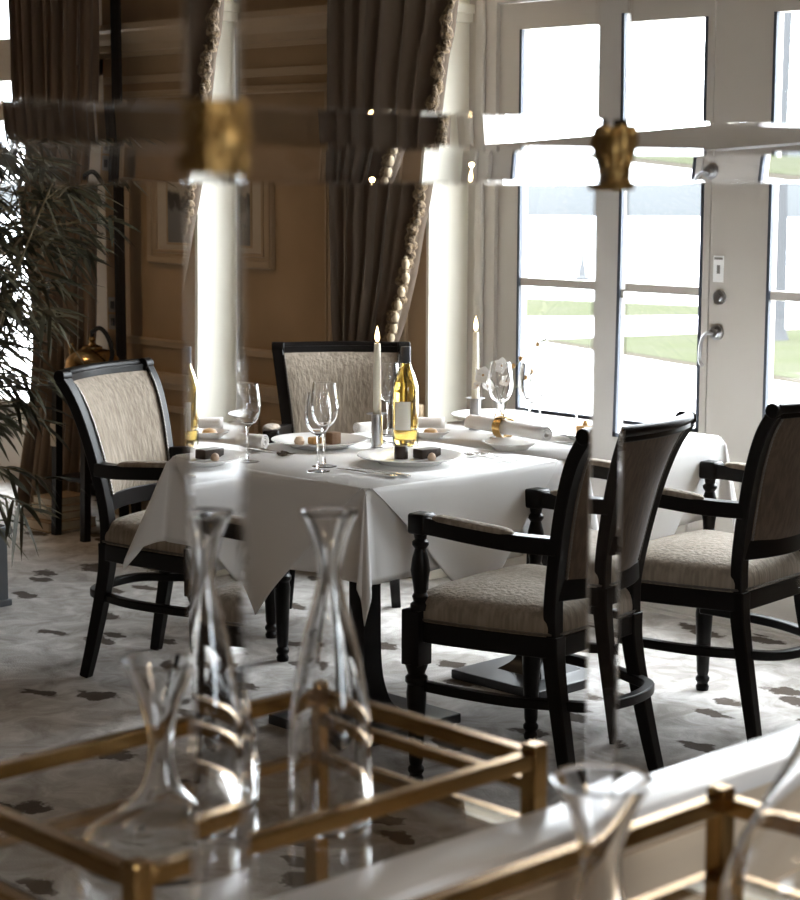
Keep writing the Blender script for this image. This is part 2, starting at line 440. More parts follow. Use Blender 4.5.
mb = MB(); mb.box(-4.186, -4.150, YW - .0136, YW - .0128, 1.304, 1.312); mb.box(-4.174, -4.160, YW - .0136, YW - .0128, 1.255, 1.285)
mb.build('printed_lines', M['switch'], l2, smooth=False)

# left window
x0, x1 = BAYS[0]
mb = MB()
for a, b in ((x0, x0 + .62), (x1 - .66, x1)): mb.box(a, b, YW - .03, YW + .10, 0, ZT)
mb.box(x0 + .16, x1 - .30, YW - .03, YW + .10, 2.065, 2.275); mb.box(x0 + .16, x1 - .30, YW - .03, YW + .1, ZT - .08, ZT)
mb.box(x0 + .16, x1 - .30, YW - .03, YW + .10, 0, .42)
o = struct(mb.build('window_1', M['white_frame'], None, smooth=False))
mb = MB(); mb.box(x0 + .16, x1 - .30, YW - .02, YW + .05, 1.172, 1.204); mb.build('glazing_bar', M['white_frame'], o, smooth=False)
mb = MB(); mb.box(x0 + .15, x1 - .29, YW + .03, YW + .034, .41, ZT - .07); mb.build('pane', M['pane'], o, smooth=False)

mb = MB()  # frame of the added window, out of view, for glints on glass and brass
for a, b, c, d in ((RW[0], RW[0] + .08, RW[2], RW[3]), (RW[1] - .08, RW[1], RW[2], RW[3]), (RW[0], RW[1], RW[2], RW[2] + .08), (RW[0], RW[1], RW[3] - .08, RW[3]), (1.31, 1.39, RW[2], RW[3]), (RW[0], RW[1], 1.75, 1.79)):
    mb.box(XR + .06, XR + .12, a, b, c, d)
o = struct(mb.build('added_window', M['white_frame'], None, smooth=False))
MB().box(XR + .088, XR + .092, RW[0] + .07, RW[1] - .07, RW[2] + .07, RW[3] - .07).build('pane', M['pane'], o, smooth=False)

# low panelled partition with white cap between the two trolleys
mb = MB(); mb.box(-1.282, -1.226, -.6, 3.0, 0, .928)
struct(mb.build('wall_partition', M['partition'], smooth=False))
mb = MB(); mb.box(-1.288, -1.216, -.6, 3.005, .928, .952, bev=.006)
struct(mb.build('trim_6', M['cap'], smooth=True))
mb = MB(); mb.box(-1.224, -1.218, -.6, 3.0, .885, .905, bev=.002); mb.box(-1.2255, -1.2205, -.6, 3.0, .80, .815, bev=.002)
struct(mb.build('trim_7', M['partition'], smooth=False))

# ------------------------------------------------------------------ outside
struct(MB().box(-90, 60, YW + .3, 29.0, -.35, -.25).build('terrace', M['gravel'], smooth=False))
def flat(name, poly, z0, z1, m): return struct(MB().prism(poly, z0, z1).build(name, m, smooth=False))
flat('lawn_near', [(-14.7, 16.4), (-10.0, 14.8), (-6, 16.4), (-6, 23), (-13.6, 20.1), (-14.2, 18.0)], -.27, -.244, M['grass'])
flat('lawn_edge', [(-14.9, 16.25), (-10.0, 14.55), (-5.8, 16.2), (-6, 16.4), (-10.0, 14.8), (-14.7, 16.4)], -.27, -.247, M['kerb'])
flat('lawn_far', [(-20.6, 18.8), (-17.4, 18.7), (-15.6, 21.2), (-15.9, 22.6), (-20.2, 21.6), (-23.5, 21.2)], -.27, -.244, M['grass'])
struct(MB().box(-700, 500, 29.0, 700, -1.0, -.6).build('lake', M['lake'], smooth=False))
mb = MB()
n = 160
prev = None
for i in range(n + 1):      # low wooded shore curving round the bay
    a = math.radians(60 + 110 * i / n)
    hgt = 2.7 + .5 * math.sin(i * .35) + .35 * math.sin(i * .93 + 1) + random.uniform(-.25, .25)
    cur = [mb.bm.verts.new((r * math.cos(a), r * math.sin(a), z)) for r, z in ((106, -.7), (107, .5), (112, hgt), (125, hgt + .15), (140, -.7))]
    if prev:
        for k in range(4): mb.bm.faces.new((prev[k], cur[k], cur[k + 1], prev[k + 1]))
    prev = cur
struct(mb.build('far_shore', M['hills'], smooth=True))
def post_stone(x, y, s, label):
    o = empty('lakeside_post', (x, y, -.25)); tag(o, label, 'post', 'stone posts by the lake')
    mb = MB(); mb.lathe([(0, 0), (.22 * s, 0), (.22 * s, .12 * s), (.13 * s, .16 * s), (.10 * s, .5 * s), (0, .5 * s)], seg=16); mb.build('plinth', M['stone'], o)
    mb = MB(); mb.lathe([(0, .5 * s), (.07 * s, .5 * s), (.055 * s, .9 * s), (.03 * s, 1.15 * s), (0, 1.22 * s)], seg=12); mb.build('shaft', M['stone'], o)
post_stone(-22.6, 26.1, .56, 'slim stone post at the lake edge, left of the two seen through glass')
post_stone(-20.1, 26.4, .62, 'slim pale stone post at the lake edge, close beside the door handle stile')
o = empty('tree', (-12.95, 18.3, -.25)); tag(o, 'bare grey tree trunk beyond the right-hand door glass', 'tree')
mb = MB(); mb.tube([(0, 0, -.02), (.0, 0, .15), (.02, 0, 1.2), (-.02, 0, 2.4), (.03, .02, 4.2)], [.17, .115, .095, .085, .06], 12); tr = mb.build('trunk', M['bark'], o)
# ------------------------------------------------------------------ dining tables
TZ = .786
TX0, TX1, TY0, TYM, TY1 = -4.477, -3.648, 3.373, 4.1345, 4.896
def table(cy, label):
    o = empty('dining_table', (-4.0625, cy, 0)); tag(o, label, 'table', 'square pedestal dining tables')
    hx, hy = (TX1 - TX0) / 2 - .006, (TYM - TY0) / 2 - .004
    MB().box(-hx, hx, -hy, hy, TZ - .035, TZ - .005, bev=.003).build('tabletop', M['black_wood'], o, smooth=False)
    MB().box(-.20, .20, -.20, .20, TZ - .06, TZ - .036).build('top_plate', M['base_black'], o, smooth=False)
    c = [(.095, .03), (.060, .060), (.046, .10), (.036, .17), (.033, .30), (.035, .60), (.06, .70), (.08, .725)]
    mb = MB()
    ring = []
    for w, z in smoothpath(c, 4):
        ring.append([mb.bm.verts.new((a * w, b * w, z)) for a, b in ((1, 1), (-1, 1), (-1, -1), (1, -1))])
    for a, b in zip(ring[:-1], ring[1:]):
        for k in range(4): mb.bm.faces.new((a[k], a[(k + 1) % 4], b[(k + 1) % 4], b[k]))
    mb.bm.faces.new(ring[0][::-1]); mb.bm.faces.new(ring[-1])
    mb.build('column', M['black_wood'], o, smooth=True, angle=35)
    MB().box(-.19, .19, -.21, .21, .0, .030, bev=.004).build('base_plate', M['base_black'], o, smooth=False)
table(3.7537, 'black pedestal table under white cloths, at the end carrying the wine bottle')
table(4.5152, 'black pedestal table under white cloths, at the end beside the french doors')

# white under-cloth: one long cloth with hanging corners
H = .247
def side_off(u, s):
    """outward hang of a straight side at distance u along it and depth s"""
    q = s / H
    return .004 + .010 * q + .012 * q * q * math.sin(u * 15 + .6) + .007 * q * math.sin(u * 34 + 1.7)
def cloth():
    mb = MB(); NS = 14
    loop = []     # (base point, outward dir, drop length, kind, param)
    cor = [(TX1, TY0), (TX1, TY1), (TX0, TY1), (TX0, TY0)]
    dirs = [(1, 0), (0, 1), (-1, 0), (0, -1)]
    for i in range(4):
        a = cor[i]; b = cor[(i + 1) % 4]; d = dirs[i]
        L_ = math.hypot(b[0] - a[0], b[1] - a[1]); ns = int(L_ / .018)
        for k in range(1, ns):
            t = k / ns; loop.append(((a[0] + (b[0] - a[0]) * t, a[1] + (b[1] - a[1]) * t), d, H, 's', t * L_, i))
        d2 = dirs[(i + 1) % 4]
        for k in range(25):
            f = k / 24 * PI / 2
            dd = (d[0] * math.cos(f) + d2[0] * math.sin(f), d[1] * math.cos(f) + d2[1] * math.sin(f))
            loop.append((b, dd, H / max(math.cos(f), math.sin(f)), 'c', f, (i + 1) % 4))
    n = len(loop)
    RC = .012
    rings = []
    for (bx, by), (dx, dy), dl, kind, u, idx in loop:
        col = []
        col.append((bx - dx * RC, by - dy * RC, TZ))
        col.append((bx - dx * RC * .4, by - dy * RC * .4, TZ - .0015))
        for j in range(1, NS + 1):
            s = dl * j / NS
            if kind == 's':
                off = side_off(u, s)
                # blend to the corners
                x = bx + dx * off; y = by + dy * off; z = TZ - s
            else:
                w = math.sin(2 * u)
                sp = (.10 if idx != 3 else .30)
                off = .006 + .018 * s / H + w * s * sp + .012 * math.sin(u * 8) * w * s / H
                x = bx + dx * off; y = by + dy * off; z = TZ - s * (1 - .01 * w)
                if idx == 3:     # far left corner is pushed outwards to the left by the chair arm
                    x -= .10 * w * s; y += .04 * w * s
            col.append((x, y, z))
        rings.append([mb.bm.verts.new(c) for c in col])
    for i in range(n):
        a = rings[i]; b = rings[(i + 1) % n]
        for j in range(len(a) - 1): mb.bm.faces.new((a[j], a[j + 1], b[j + 1], b[j]))
    mb.bm.faces.new([r[0] for r in rings])
    bmesh.ops.remove_doubles(mb.bm, verts=mb.bm.verts[:], dist=.0004)
    return mb.build('tablecloth', M['cloth'], None, smooth=True, angle=80, solid=.0016)
tag(cloth(), 'long white under-cloth hanging straight down all round both tables', 'tablecloth')

def topper(cx, cy, hx, hy, hd, sides, label):
    """square cloth laid diagonally, clipped where the neighbouring table's cloth meets it; its corners hang over the listed sides"""
    mb = MB()
    zt = TZ + .002
    def inside(x, y): return abs(x) + abs(y) <= hd
    # top sheet
    poly = []
    e = .002
    for sx, sy in ((1, 1), (-1, 1), (-1, -1), (1, -1)):
        p1 = (sx * hx, sy * min(hy, hd - hx)); p2 = (sx * min(hx, hd - hy), sy * hy)
        q = [p1, p2] if sx * sy > 0 else [p2, p1]
        poly += q
    vs = [mb.bm.verts.new((cx + x, cy + y, zt)) for x, y in poly]
    mb.bm.faces.new(vs)
    for d in sides:
        if d[0]: along, half, reach = (0, 1), hy, hd - hx
        else: along, half, reach = (1, 0), hx, hd - hy
        n = 64; m = 24
        ex, ey = cx + d[0] * hx, cy + d[1] * hy
        def P(i, j):
            t = -1 + 2 * i / n
            u = t * min(half, reach)
            dep = max(0.0, reach - abs(u)) * j / m
            q = dep / H
            uu = (u + half)
            off = .0050 + .010 * q + .012 * min(q, 1.3) ** 2 * math.sin(uu * 15 + .6 + d[1]) * .8 + .006 * q
            off += .008 * math.sin(min(1, dep / .05) * PI / 2)
            return (ex + along[0] * u + d[0] * off * min(1, dep / .01), ey + along[1] * u + d[1] * off * min(1, dep / .01), zt - dep)
        mb.grid(P, n, m)
    bmesh.ops.remove_doubles(mb.bm, verts=mb.bm.verts[:], dist=.0003)
    o = mb.build('tablecloth', M['cloth'], None, smooth=True, angle=70, solid=.0014)
    tag(o, label, 'tablecloth')
hx, hy = (TX1 - TX0) / 2, (TYM - TY0) / 2 - .0012
topper(-4.0625, 3.7537, hx, hy, .778, [(0, -1), (1, 0), (-1, 0)], 'white overcloth laid cornerwise under the wine bottle, its point hanging over the short end')
topper(-4.0625, 4.5152, hx, hy, .778, [(0, 1), (1, 0), (-1, 0)], 'white square overcloth laid cornerwise on the table end nearest the french doors')
ZS = TZ + .0034     # surface things stand on

# ------------------------------------------------------------------ armchairs
def make_chair(name='dining_armchair'):
    root = empty(name)
    W = M['black_wood']
    # rear legs and the raked posts above them
    post = [(-.165, .43, .182), (-.165, .53, .184), (-.185, .66, .196), (-.217, .80, .213), (-.253, .90, .226), (-.292, .962, .234)]
    legp = [(-.245, 0, .203), (-.222, .10, .195), (-.192, .24, .187), (-.170, .36, .182), (-.165, .44, .182)]
    for s in (-1, 1):
        mb = MB(); pp = smoothpath(legp, 5)
        mb.tube([(x, s * y, z) for x, z, y in pp], 0, flat=[(.034 + .012 * i / len(pp), .032 + .016 * i / len(pp)) for i in range(len(pp))])
        mb.build('leg', W, root, smooth=False, bevel=.004)
    P = smoothpath(post, 6)
    bf = MB()
    for s in (-1, 1):
        bf.tube([(x, s * y, z) for x, z, y in P], 0, flat=[(.040, .036)] * len(P))
        bf.tube([(-.288, s * .208, .967), (-.290, s * .254, .967)], .021, 14)
    def pxz(z):
        for a, b in zip(P[:-1], P[1:]):
            if a[1] <= z <= b[1]:
                t = (z - a[1]) / (b[1] - a[1]); return a[0] + (b[0] - a[0]) * t, a[2] + (b[2] - a[2]) * t
        return (P[-1][0], P[-1][2]) if z > P[-1][1] else (P[0][0], P[0][2])
    BOW = .045
    def rail(z, w, h):
        x, y = pxz(z); return [(x - BOW * (1 - (k / 10) ** 2), y * k / 10, z) for k in range(-10, 11)]
    bf.tube(rail(.957, 0, 0), 0, flat=(.030, .026)); bf.tube([(p[0] - .010, p[1], p[2] + .016) for p in rail(.955, 0, 0)], .015, 10)
    bf.tube(rail(.560, 0, 0), 0, flat=(.030, .055))
    bf.build('back_frame', W, root, smooth=True, angle=35, bevel=.003)
    # upholstered panel, front face and outside face
    Z0, Z1 = .582, .948
    def surf(off, puff):
        def f(i, j):
            v = -1 + 2 * i / 20; t = j / 14; z = Z0 + (Z1 - Z0) * t
            x, y = pxz(z); e = max(0, 1 - abs(v) ** 6) * max(0, 1 - abs(2 * t - 1) ** 6)
            return (x - BOW * (1 - v * v) + off + puff * e, v * (y - .010), z)
        return f
    mb = MB(); mb.grid(surf(.013, .018), 20, 14); br = mb.build('backrest', M['fabric'], root)
    mb = MB(); mb.grid(surf(-.013, -.010), 20, 14); mb.build('outside_back', M['back_fabric'], br)
    for s in (-1, 1):
        for dx, dy, rad in ((.021, .0215, .0046), (-.021, .0215, .0042)):
            q = []
            for k in range(34 * 4 + 1):
                z = Z0 + .005 + (Z1 - Z0 - .01) * k / 136; x, y = pxz(z); q.append((x + dx, s * (y - dy), z))
            MB().tube(q, [rad * (.55 + .45 * abs(math.sin(PI * k / 4))) for k in range(137)], 6).build('nail_trim', M['nail'], br)
    # seat frame and cushion
    def outline(k, g=0.0):
        """D-shaped plan, wider at the front"""
        pts = []
        half = [(-.185 - g, 0), (-.185 - g, .12), (-.178 - g, .185 + g), (-.15, .208 + g), (0, .243 + g), (.15, .268 + g), (.205, .268 + g), (.245 + g, .235), (.262 + g, .12), (.266 + g, 0)]
        hp = smoothpath(half, 5)
        return hp + [(x, -y) for x, y in hp[-2:0:-1]]
    mb = MB(); mb.prism(outline(0), .385, .440); mb.build('seat_frame', W, root, smooth=True, angle=30, bevel=.004)
    O = outline(0, -.004); n = len(O)
    prof = [(1.0, .438), (1.012, .452), (1.008, .476), (.97, .500), (.88, .516), (.68, .529), (.40, .537), (.15, .540)]
    mb = MB(); cx = .04
    mb.grid(lambda i, j: (cx + (O[i % n][0] - cx) * prof[j][0], O[i % n][1] * prof[j][0], prof[j][1]), n, len(prof) - 1, closed_u=True)
    mb.bm.verts.ensure_lookup_table(); m_ = len(prof)
    mb.bm.faces.new([mb.bm.verts[i * m_ + m_ - 1] for i in range(n)])
    st = mb.build('seat', M['fabric'], root, sub=1)
    q = []
    for k in range(n):
        for f in (0, .25, .5, .75):
            x = O[k][0] * (1 - f) + O[(k + 1) % n][0] * f; y = O[k][1] * (1 - f) + O[(k + 1) % n][1] * f
            q.append((cx + (x - cx) * 1.016, y * 1.016, .447))
    MB().tube(q + [q[0]], [.0044 * (.55 + .45 * abs(math.sin(PI * k / 2.5))) for k in range(len(q) + 1)], 6).build('nail_trim', M['nail'], st)
    # turned front legs and arm supports, square block between
    tl = [(0, 0), (.019, 0), (.021, .012), (.016, .022), (.022, .032), (.022, .040), (.016, .048), (.019, .06), (.025, .20), (.027, .245), (.024, .268), (.030, .276), (.030, .288), (.022, .296), (.030, .318), (.030, .325), (0, .325)]
    ta = [(0, .470), (.026, .470), (.026, .485), (.018, .492), (.022, .505), (.017, .515), (.020, .54), (.026, .575), (.022, .605), (.015, .632), (.022, .642), (.022, .650), (.015, .656), (.019, .675), (0, .675)]
    fx, fy = .215, .262
    for s in (-1, 1):
        mb = MB(); mb.lathe(tl, fx, s * fy, 20); mb.box(fx - .029, fx + .029, s * fy - .029, s * fy + .029, .322, .470, bev=.004)
        mb.build('leg', W, root, angle=30)
        mb = MB(); mb.lathe(ta, fx - .01, s * (fy - .002), 20); mb.build('arm_support', W, root, angle=30)
        # arm: from the front block back to the post
        arm = smoothpath([(.222, .697, .258), (.14, .696, .266), (.03, .690, .266), (-.08, .680, .238), (-.185, .676, .198)], 5)
        mb = MB(); mb.tube([(x, s * y, z) for x, z, y in arm], 0, flat=(.040, .044)); mb.box(.174, .230, s * .259 - .028, s * .259 + .028, .672, .726, bev=.006)
        ar = mb.build('armrest', W, root, smooth=True, angle=30, bevel=.004)
        pad = [p for p in arm if -.085 < p[0] < .175]
        mb = MB(); k = len(pad)
        mb.tube([(x, s * y, z + .022) for x, z, y in pad], 0, flat=[(.046 * min(1, .55 + .45 * min(i, k - 1 - i)), .030 * min(1, .45 + .4 * min(i, k - 1 - i))) for i in range(k)])
        mb.build('arm_pad', M['fabric'], ar, smooth=True, angle=80, sub=2)
    # hoop stretcher: sides run back from the front legs and round behind
    hp = smoothpath([(.215, .245), (.10, .243), (-.05, .225), (-.17, .180), (-.26, .125), (-.290, 0), (-.26, -.125), (-.17, -.180), (-.05, -.225), (.10, -.243), (.215, -.245)], 6)
    mb = MB(); mb.tube([(x, y, .262) for x, y in hp], 0, flat=(.030, .026)); mb.build('stretcher', W, root, smooth=True, angle=40, bevel=.004)
    return root
near = make_chair()
def place(o, cx, cy, deg, label):
    o.location = (cx, cy, 0); o.rotation_euler = (0, 0, math.radians(deg)); tag(o, label, 'chair', 'armchairs round the dining table'); return o
place(near, -3.380, 3.762, 187, 'dark wood armchair nearest the camera, its brown back turned, facing the dessert plate')
place(copy_tree(near), -3.376, 4.545, 186, 'dark wood armchair with brown back turned, cut by the right picture edge')
place(copy_tree(near), -4.906, 3.739, 20, 'dark wood armchair with pale ruched back, left of the table, facing right')
place(copy_tree(near), -5.066, 4.580, -40, 'dark wood armchair behind the table, its grey back seen behind candle and wine bottle')

# ------------------------------------------------------------------ things on the table
def candle(x, y, label_c, label_h):
    h = empty('candle_holder', (x, y, ZS)); tag(h, label_h, 'candle holder')
    MB().lathe([(0, 0), (.0205, 0), (.0205, .004), (.0175, .006), (.0170, .098), (.0165, .100), (.0135, .100), (.0135, .070), (0, .070)], seg=28).build('body', M['pewter'], h)
    MB().lathe([(.0165, .0985), (.031, .1005), (.0315, .1025), (.030, .103), (.0165, .1015)], seg=28).build('drip_tray', M['pewter'], h)
    c = empty('candle', (x, y, ZS + .071)); tag(c, label_c, 'candle')
    MB().lathe([(0, 0), (.0125, 0), (.0125, .04), (.0112, .15), (.0095, .235), (.0085, .241), (0, .238)], seg=24).build('shaft', M['wax'], c)
    MB().tube([(0, 0, .236), (.0006, 0, .244), (.0015, 0, .252)], .0009, 6).build('wick', M['wick'], c)
    MB().lathe([(0, .244), (.004, .247), (.0068, .254), (.0072, .262), (.0052, .274), (.0024, .285), (0, .293)], seg=16).build('flame', M['flame'], c)
    l = bpy.data.lights.new('candle_light', 'POINT'); l.energy = .5; l.color = (1, .62, .28); l.shadow_soft_size = .008
    lo = bpy.data.objects.new('candle_light', l); C.objects.link(lo); lo.location = (0, 0, .30); lo.parent = c
candle(-4.188, 3.919, 'lit tapered ivory candle just left of the wine bottle', 'pewter candle holder just left of the wine bottle')
candle(-4.278, 4.432, 'lit tapered ivory candle standing before the cream reveal', 'pewter candle holder farther along the table, by the folded napkins')

b = empty('wine_bottle', (-4.140, 3.990, ZS)); tag(b, 'bottle of golden white wine with dark foil neck beside the candle', 'bottle')
out = [(0, .006), (.030, .002), (.0375, .000), (.039, .006), (.039, .165), (.0365, .190), (.026, .222), (.0175, .243), (.0145, .262), (.0140, .292)]
inn = [(.0115, .292), (.0118, .262), (.0145, .243), (.023, .221), (.034, .188), (.0365, .163), (.0365, .012), (0, .015)]
MB().lathe(smoothpath(out, 3) + smoothpath(inn, 3), seg=40).build('glass_body', M['bottle_glass'], b, angle=60)
MB().lathe([(0, .0155), (.0360, .0128), (.0360, .163), (.0335, .188), (.0225, .220), (.0140, .242), (.0112, .258), (0, .258)], seg=40).build('wine', M['wine'], b)
MB().lathe([(.0146, .252), (.0152, .256), (.0152, .296), (.0145, .301), (0, .301)], seg=32).build('foil_capsule', M['foil'], b)
mb = MB(); a0 = math.radians(-100)
mb.grid(lambda i, j: (.0394 * math.cos(a0 + math.radians(78) * i / 16), .0394 * math.sin(a0 + math.radians(78) * i / 16), .055 + .085 * j / 6), 16, 6)
mb.build('paper_label', M['paper'], b)

def wine_glass(x, y, label, s=1.0, rz=0):
    g = empty('wine_glass', (x, y, ZS)); g.scale = (s, s, s); tag(g, label, 'glass', 'wine glasses on the table')
    o_ = [(0, .108), (.010, .109), (.024, .118), (.036, .140), (.0395, .163), (.038, .190), (.033, .222), (.0315, .235)]
    i_ = [(.0305, .2352), (.0320, .222), (.0370, .190), (.0385, .163), (.0350, .1408), (.0232, .1192), (.0092, .1110), (0, .1105)]
    bw = [(max(r, 0), z) for r, z in smoothpath(o_, 4)] + [(max(r, 0), z) for r, z in smoothpath(i_, 4)]
    MB().lathe(bw, seg=36).build('bowl', M['glass'], g, angle=70)
    MB().lathe([(0, .0058), (.0048, .008), (.0036, .03), (.0034, .08), (.005, .103), (.0095, .1088), (0, .1078)], seg=16).build('stem', M['glass'], g, angle=70)
    MB().lathe([(0, .0042), (.008, .0038), (.025, .0012), (.033, 0), (.035, .0002), (.0352, .0010), (.025, .0024), (.008, .0050), (0, .0054)], seg=36).build('foot', M['glass'], g, angle=50)
    return g
gl = wine_glass(-3.955, 3.480, 'empty wine glass at the near table corner, slightly left of its taller twin', .93)
def gcopy(x, y, s, label):
    c = copy_tree(gl); c.location = (x, y, ZS); c.scale = (s, s, s); c['label'] = label
gcopy(-4.012, 3.553, 1.0, 'empty wine glass at the near table corner, the taller right one of the close pair')
gcopy(-4.225, 3.452, .95, 'wine glass at the left table corner, beside the upright glass rod and rolled napkin')
gcopy(-4.362, 4.128, .97, 'wine glass half hidden behind the wine bottle')
gcopy(-4.092, 4.350, 1.0, 'wine glass with orchid blossom before it, left of the group by the french doors')
gcopy(-4.043, 4.434, .98, 'wine glass overlapping the orchid glass on its right')
gcopy(-4.206, 4.661, .92, 'smaller wine glass at mid table seen against the bright door glass')
gcopy(-4.110, 4.730, 1.05, 'large wine glass rightmost on the table, seen against the bright door glass')

def plate(x, y, r, label, name='dinner_plate'):
    o = MB().lathe([(0, .003), (r * .5, .003), (r * .56, .0), (r * .60, .0), (r * .64, .006), (r * .97, .0195), (r, .0215), (r * .995, .0235), (r * .95, .0225), (r * .66, .0105), (r * .6, .0065), (0, .0065)], seg=64).build(name, M['china'], None, angle=50, loc=(x, y, ZS))
    return tag(o, label, 'plate')
plate(-3.903, 3.780, .150, 'white dinner plate with dark chocolate dessert, nearest the camera')
plate(-4.325, 3.810, .145, 'white dinner plate with a brown dessert behind the pair of wine glasses')
plate(-4.395, 4.640, .140, 'white dinner plate behind the farther candle')
plate(-3.880, 4.560, .140, 'white dinner plate at the place by the french doors, behind the nearest chair back')
plate(-3.900, 4.195, .085, 'small white bread plate under the napkin with the gold ring', 'bread_plate')
plate(-4.235, 4.190, .060, 'little white saucer holding one golden pastry behind the candle', 'saucer')

def treat(name, x, y, z, build, m, label):
    o = build(MB()).build(name, m, None, smooth=True, angle=40, loc=(x, y, ZS + z)); return tag(o, label, 'dessert')
pz = .0068
treat('chocolate_cake', -3.945, 3.785, pz, lambda m: m.lathe([(0, 0), (.019, 0), (.020, .004), (.0195, .030), (.017, .036), (0, .038)], seg=20), M['chocolate'], 'round dark chocolate cake on the nearest dinner plate')
treat('chocolate_cake', -3.908, 3.852, pz, lambda m: m.box(-.020, .020, -.038, .038, 0, .027, bev=.004), M['chocolate'], 'oblong dark chocolate cake on the nearest dinner plate')
treat('praline', -3.862, 3.826, pz, lambda m: m.lathe([(0, 0), (.010, 0), (.0125, .008), (.009, .017), (.003, .021), (0, .021)], seg=16), M['praline'], 'small pale praline at the right of the chocolate cakes')
treat('praline', -4.364, 3.765, pz, lambda m: m.lathe([(0, 0), (.014, 0), (.0165, .010), (.010, .022), (0, .025)], seg=14), M['praline'], 'pale cream dessert heap, left on the plate behind the wine glasses')
treat('pastry_piece', -4.334, 3.800, pz, lambda m: m.box(-.014, .014, -.018, .018, 0, .022, bev=.006), M['caramel'], 'flat brown pastry in the middle of the plate behind the wine glasses')
treat('cake_cube', -4.298, 3.842, pz, lambda m: m.box(-.016, .016, -.018, .018, 0, .036, bev=.004), M['brown_cake'], 'tall brown cake cube on the plate behind the wine glasses')
treat('pastry_piece', -4.235, 4.190, pz, lambda m: m.lathe([(0, 0), (.020, 0), (.024, .008), (.018, .019), (0, .025)], seg=18), M['caramel'], 'golden pastry dome on the little saucer')
treat('pastry_piece', -4.405, 4.570, pz, lambda m: m.lathe([(0, 0), (.016, 0), (.021, .012), (.017, .032), (.006, .041), (0, .042)], seg=18), M['caramel'], 'golden pastry ball left of the farther candle')
treat('pastry_piece', -4.350, 4.640, pz, lambda m: m.lathe([(0, 0), (.014, 0), (.016, .010), (.010, .024), (0, .030)], seg=16), M['caramel'], 'golden pastry ball right of the farther candle')
treat('pastry_piece', -3.925, 4.560, pz, lambda m: m.box(-.018, .018, -.026, .026, 0, .030, bev=.005).lathe([(0, .029), (.010, .029), (.006, .043), (0, .047)], seg=12), M['caramel'], 'square golden pastry on the plate by the french doors')

def rolled(x, y, z, L_, r, ang, label, name='napkin'):
    """rolled napkin: spiral section swept along its length"""
    mb = MB(); n = 40
    sec = []
    for k in range(n + 1):
        a = k / n * 2.6 * 2 * PI; rr = r * (.25 + .75 * k / n); sec.append((rr * math.cos(a), rr * math.sin(a)))
    mb.grid(lambda i, j: ((-L_ / 2 + L_ * j / 8), sec[i][0] * (1 + .05 * math.sin(j * 1.3)), r + sec[i][1] * .92), n, 8)
    o = mb.build(name, M['napkin'], None, smooth=True, angle=70, solid=.003, loc=(x, y, z), rz=math.radians(ang))
    return tag(o, label, 'napkin')
def ring(x, y, z, r, ang, label):
    mb = MB()
    prof = [(-.018, r), (-.016, r + .0025), (-.006, r + .0012), (0, r + .003), (.006, r + .0012), (.016, r + .0025), (.018, r), (.016, r - .0008), (-.016, r - .0008)]
    n = 36
    mb.grid(lambda i, j: (prof[j % len(prof)][0], prof[j % len(prof)][1] * math.cos(2 * PI * i / n), prof[j % len(prof)][1] * math.sin(2 * PI * i / n)), n, len(prof), closed_u=True)
    bmesh.ops.remove_doubles(mb.bm, verts=mb.bm.verts[:], dist=.0001)
    o = mb.build('napkin_ring', M['gold'], None, loc=(x, y, z), rz=math.radians(ang)); return tag(o, label, 'napkin ring')
nz = ZS + .024
rolled(-3.965, 4.250, nz, .36, .0270, -8, 'rolled white napkin through a gold ring, lying across the bread plate')
ring(-3.985, 4.2528, nz + .0275, .0315, -8, 'gold napkin ring round the napkin on the bread plate')
rolled(-4.452, 3.580, ZS + .001, .22, .0260, 22, 'rolled white napkin at the left table corner behind the square glass rod')
ring(-4.452, 3.580, ZS + .0285, .0305, 22, 'gold napkin ring at the left table corner behind the square glass rod')
rolled(-4.352, 4.283, ZS + .001, .12, .0240, 47, 'short rolled white napkin between the wine bottle and the farther candle')
rolled(-4.430, 4.095, ZS + .001, .07, .0200, 80, 'small rolled white napkin just behind the nearer candle')
def fork(x, y, z, ang, label):
    mb = MB()
    hp = smoothpath([(-.10, .0035), (-.04, .004), (.02, .006), (.045, .010)], 5)
    mb.tube([(px, 0, pz_) for px, pz_ in hp], 0, flat=[(.010 - .006 * min(1, i / 12), .003) for i in range(len(hp))])
    mb.tube([(.045, 0, .010), (.056, 0, .008), (.066, 0, .005)], 0, flat=[(.006, .003), (.022, .003), (.026, .0025)])
    for k in range(4):
        yy = -.0105 + .007 * k; mb.tube([(.065, yy, .005), (.085, yy, .0045), (.103, yy, .009)], [.0018, .0017, .0010], 6)
    return tag(mb.build('fork', M['steel'], None, loc=(x, y, z), rz=math.radians(ang)), label, 'fork')
fork(-3.790, 3.985, ZS, 174, 'silver fork nearest the dessert plate, by the folded napkin')
fork(-3.783, 4.018, ZS, 172, 'silver fork nearest the folded napkin on the bread plate')
fork(-4.315, 3.620, ZS, -6, 'silver fork lying left of the dessert plate behind the glasses')
fork(-4.300, 3.590, ZS, -4, 'silver fork lying beside the left corner napkin')
def knife(x, y, z, ang, label):
    mb = MB()
    mb.tube([(-.11, 0, .004), (-.06, 0, .0045), (-.005, 0, .004)], 0, flat=[(.016, .006), (.013, .006), (.009, .005)])
    bl = [(-.005, -.005), (.03, -.009), (.085, -.010), (.112, -.002), (.114, .005), (.0, .005)]
    mb.prism(bl, .0028, .0044)
    return tag(mb.build('knife', M['steel'], None, loc=(x, y, z), rz=math.radians(ang), smooth=False), label, 'knife')
knife(-3.830, 3.545, ZS, 183, 'silver knife at the near table edge, the outer one by the corner')
knife(-3.815, 3.582, ZS, 181, 'silver knife at the near table edge, the inner one by the plate')
knife(-4.245, 4.010, ZS, -3, 'knife lying left of the nearer candle, behind the dessert plate')
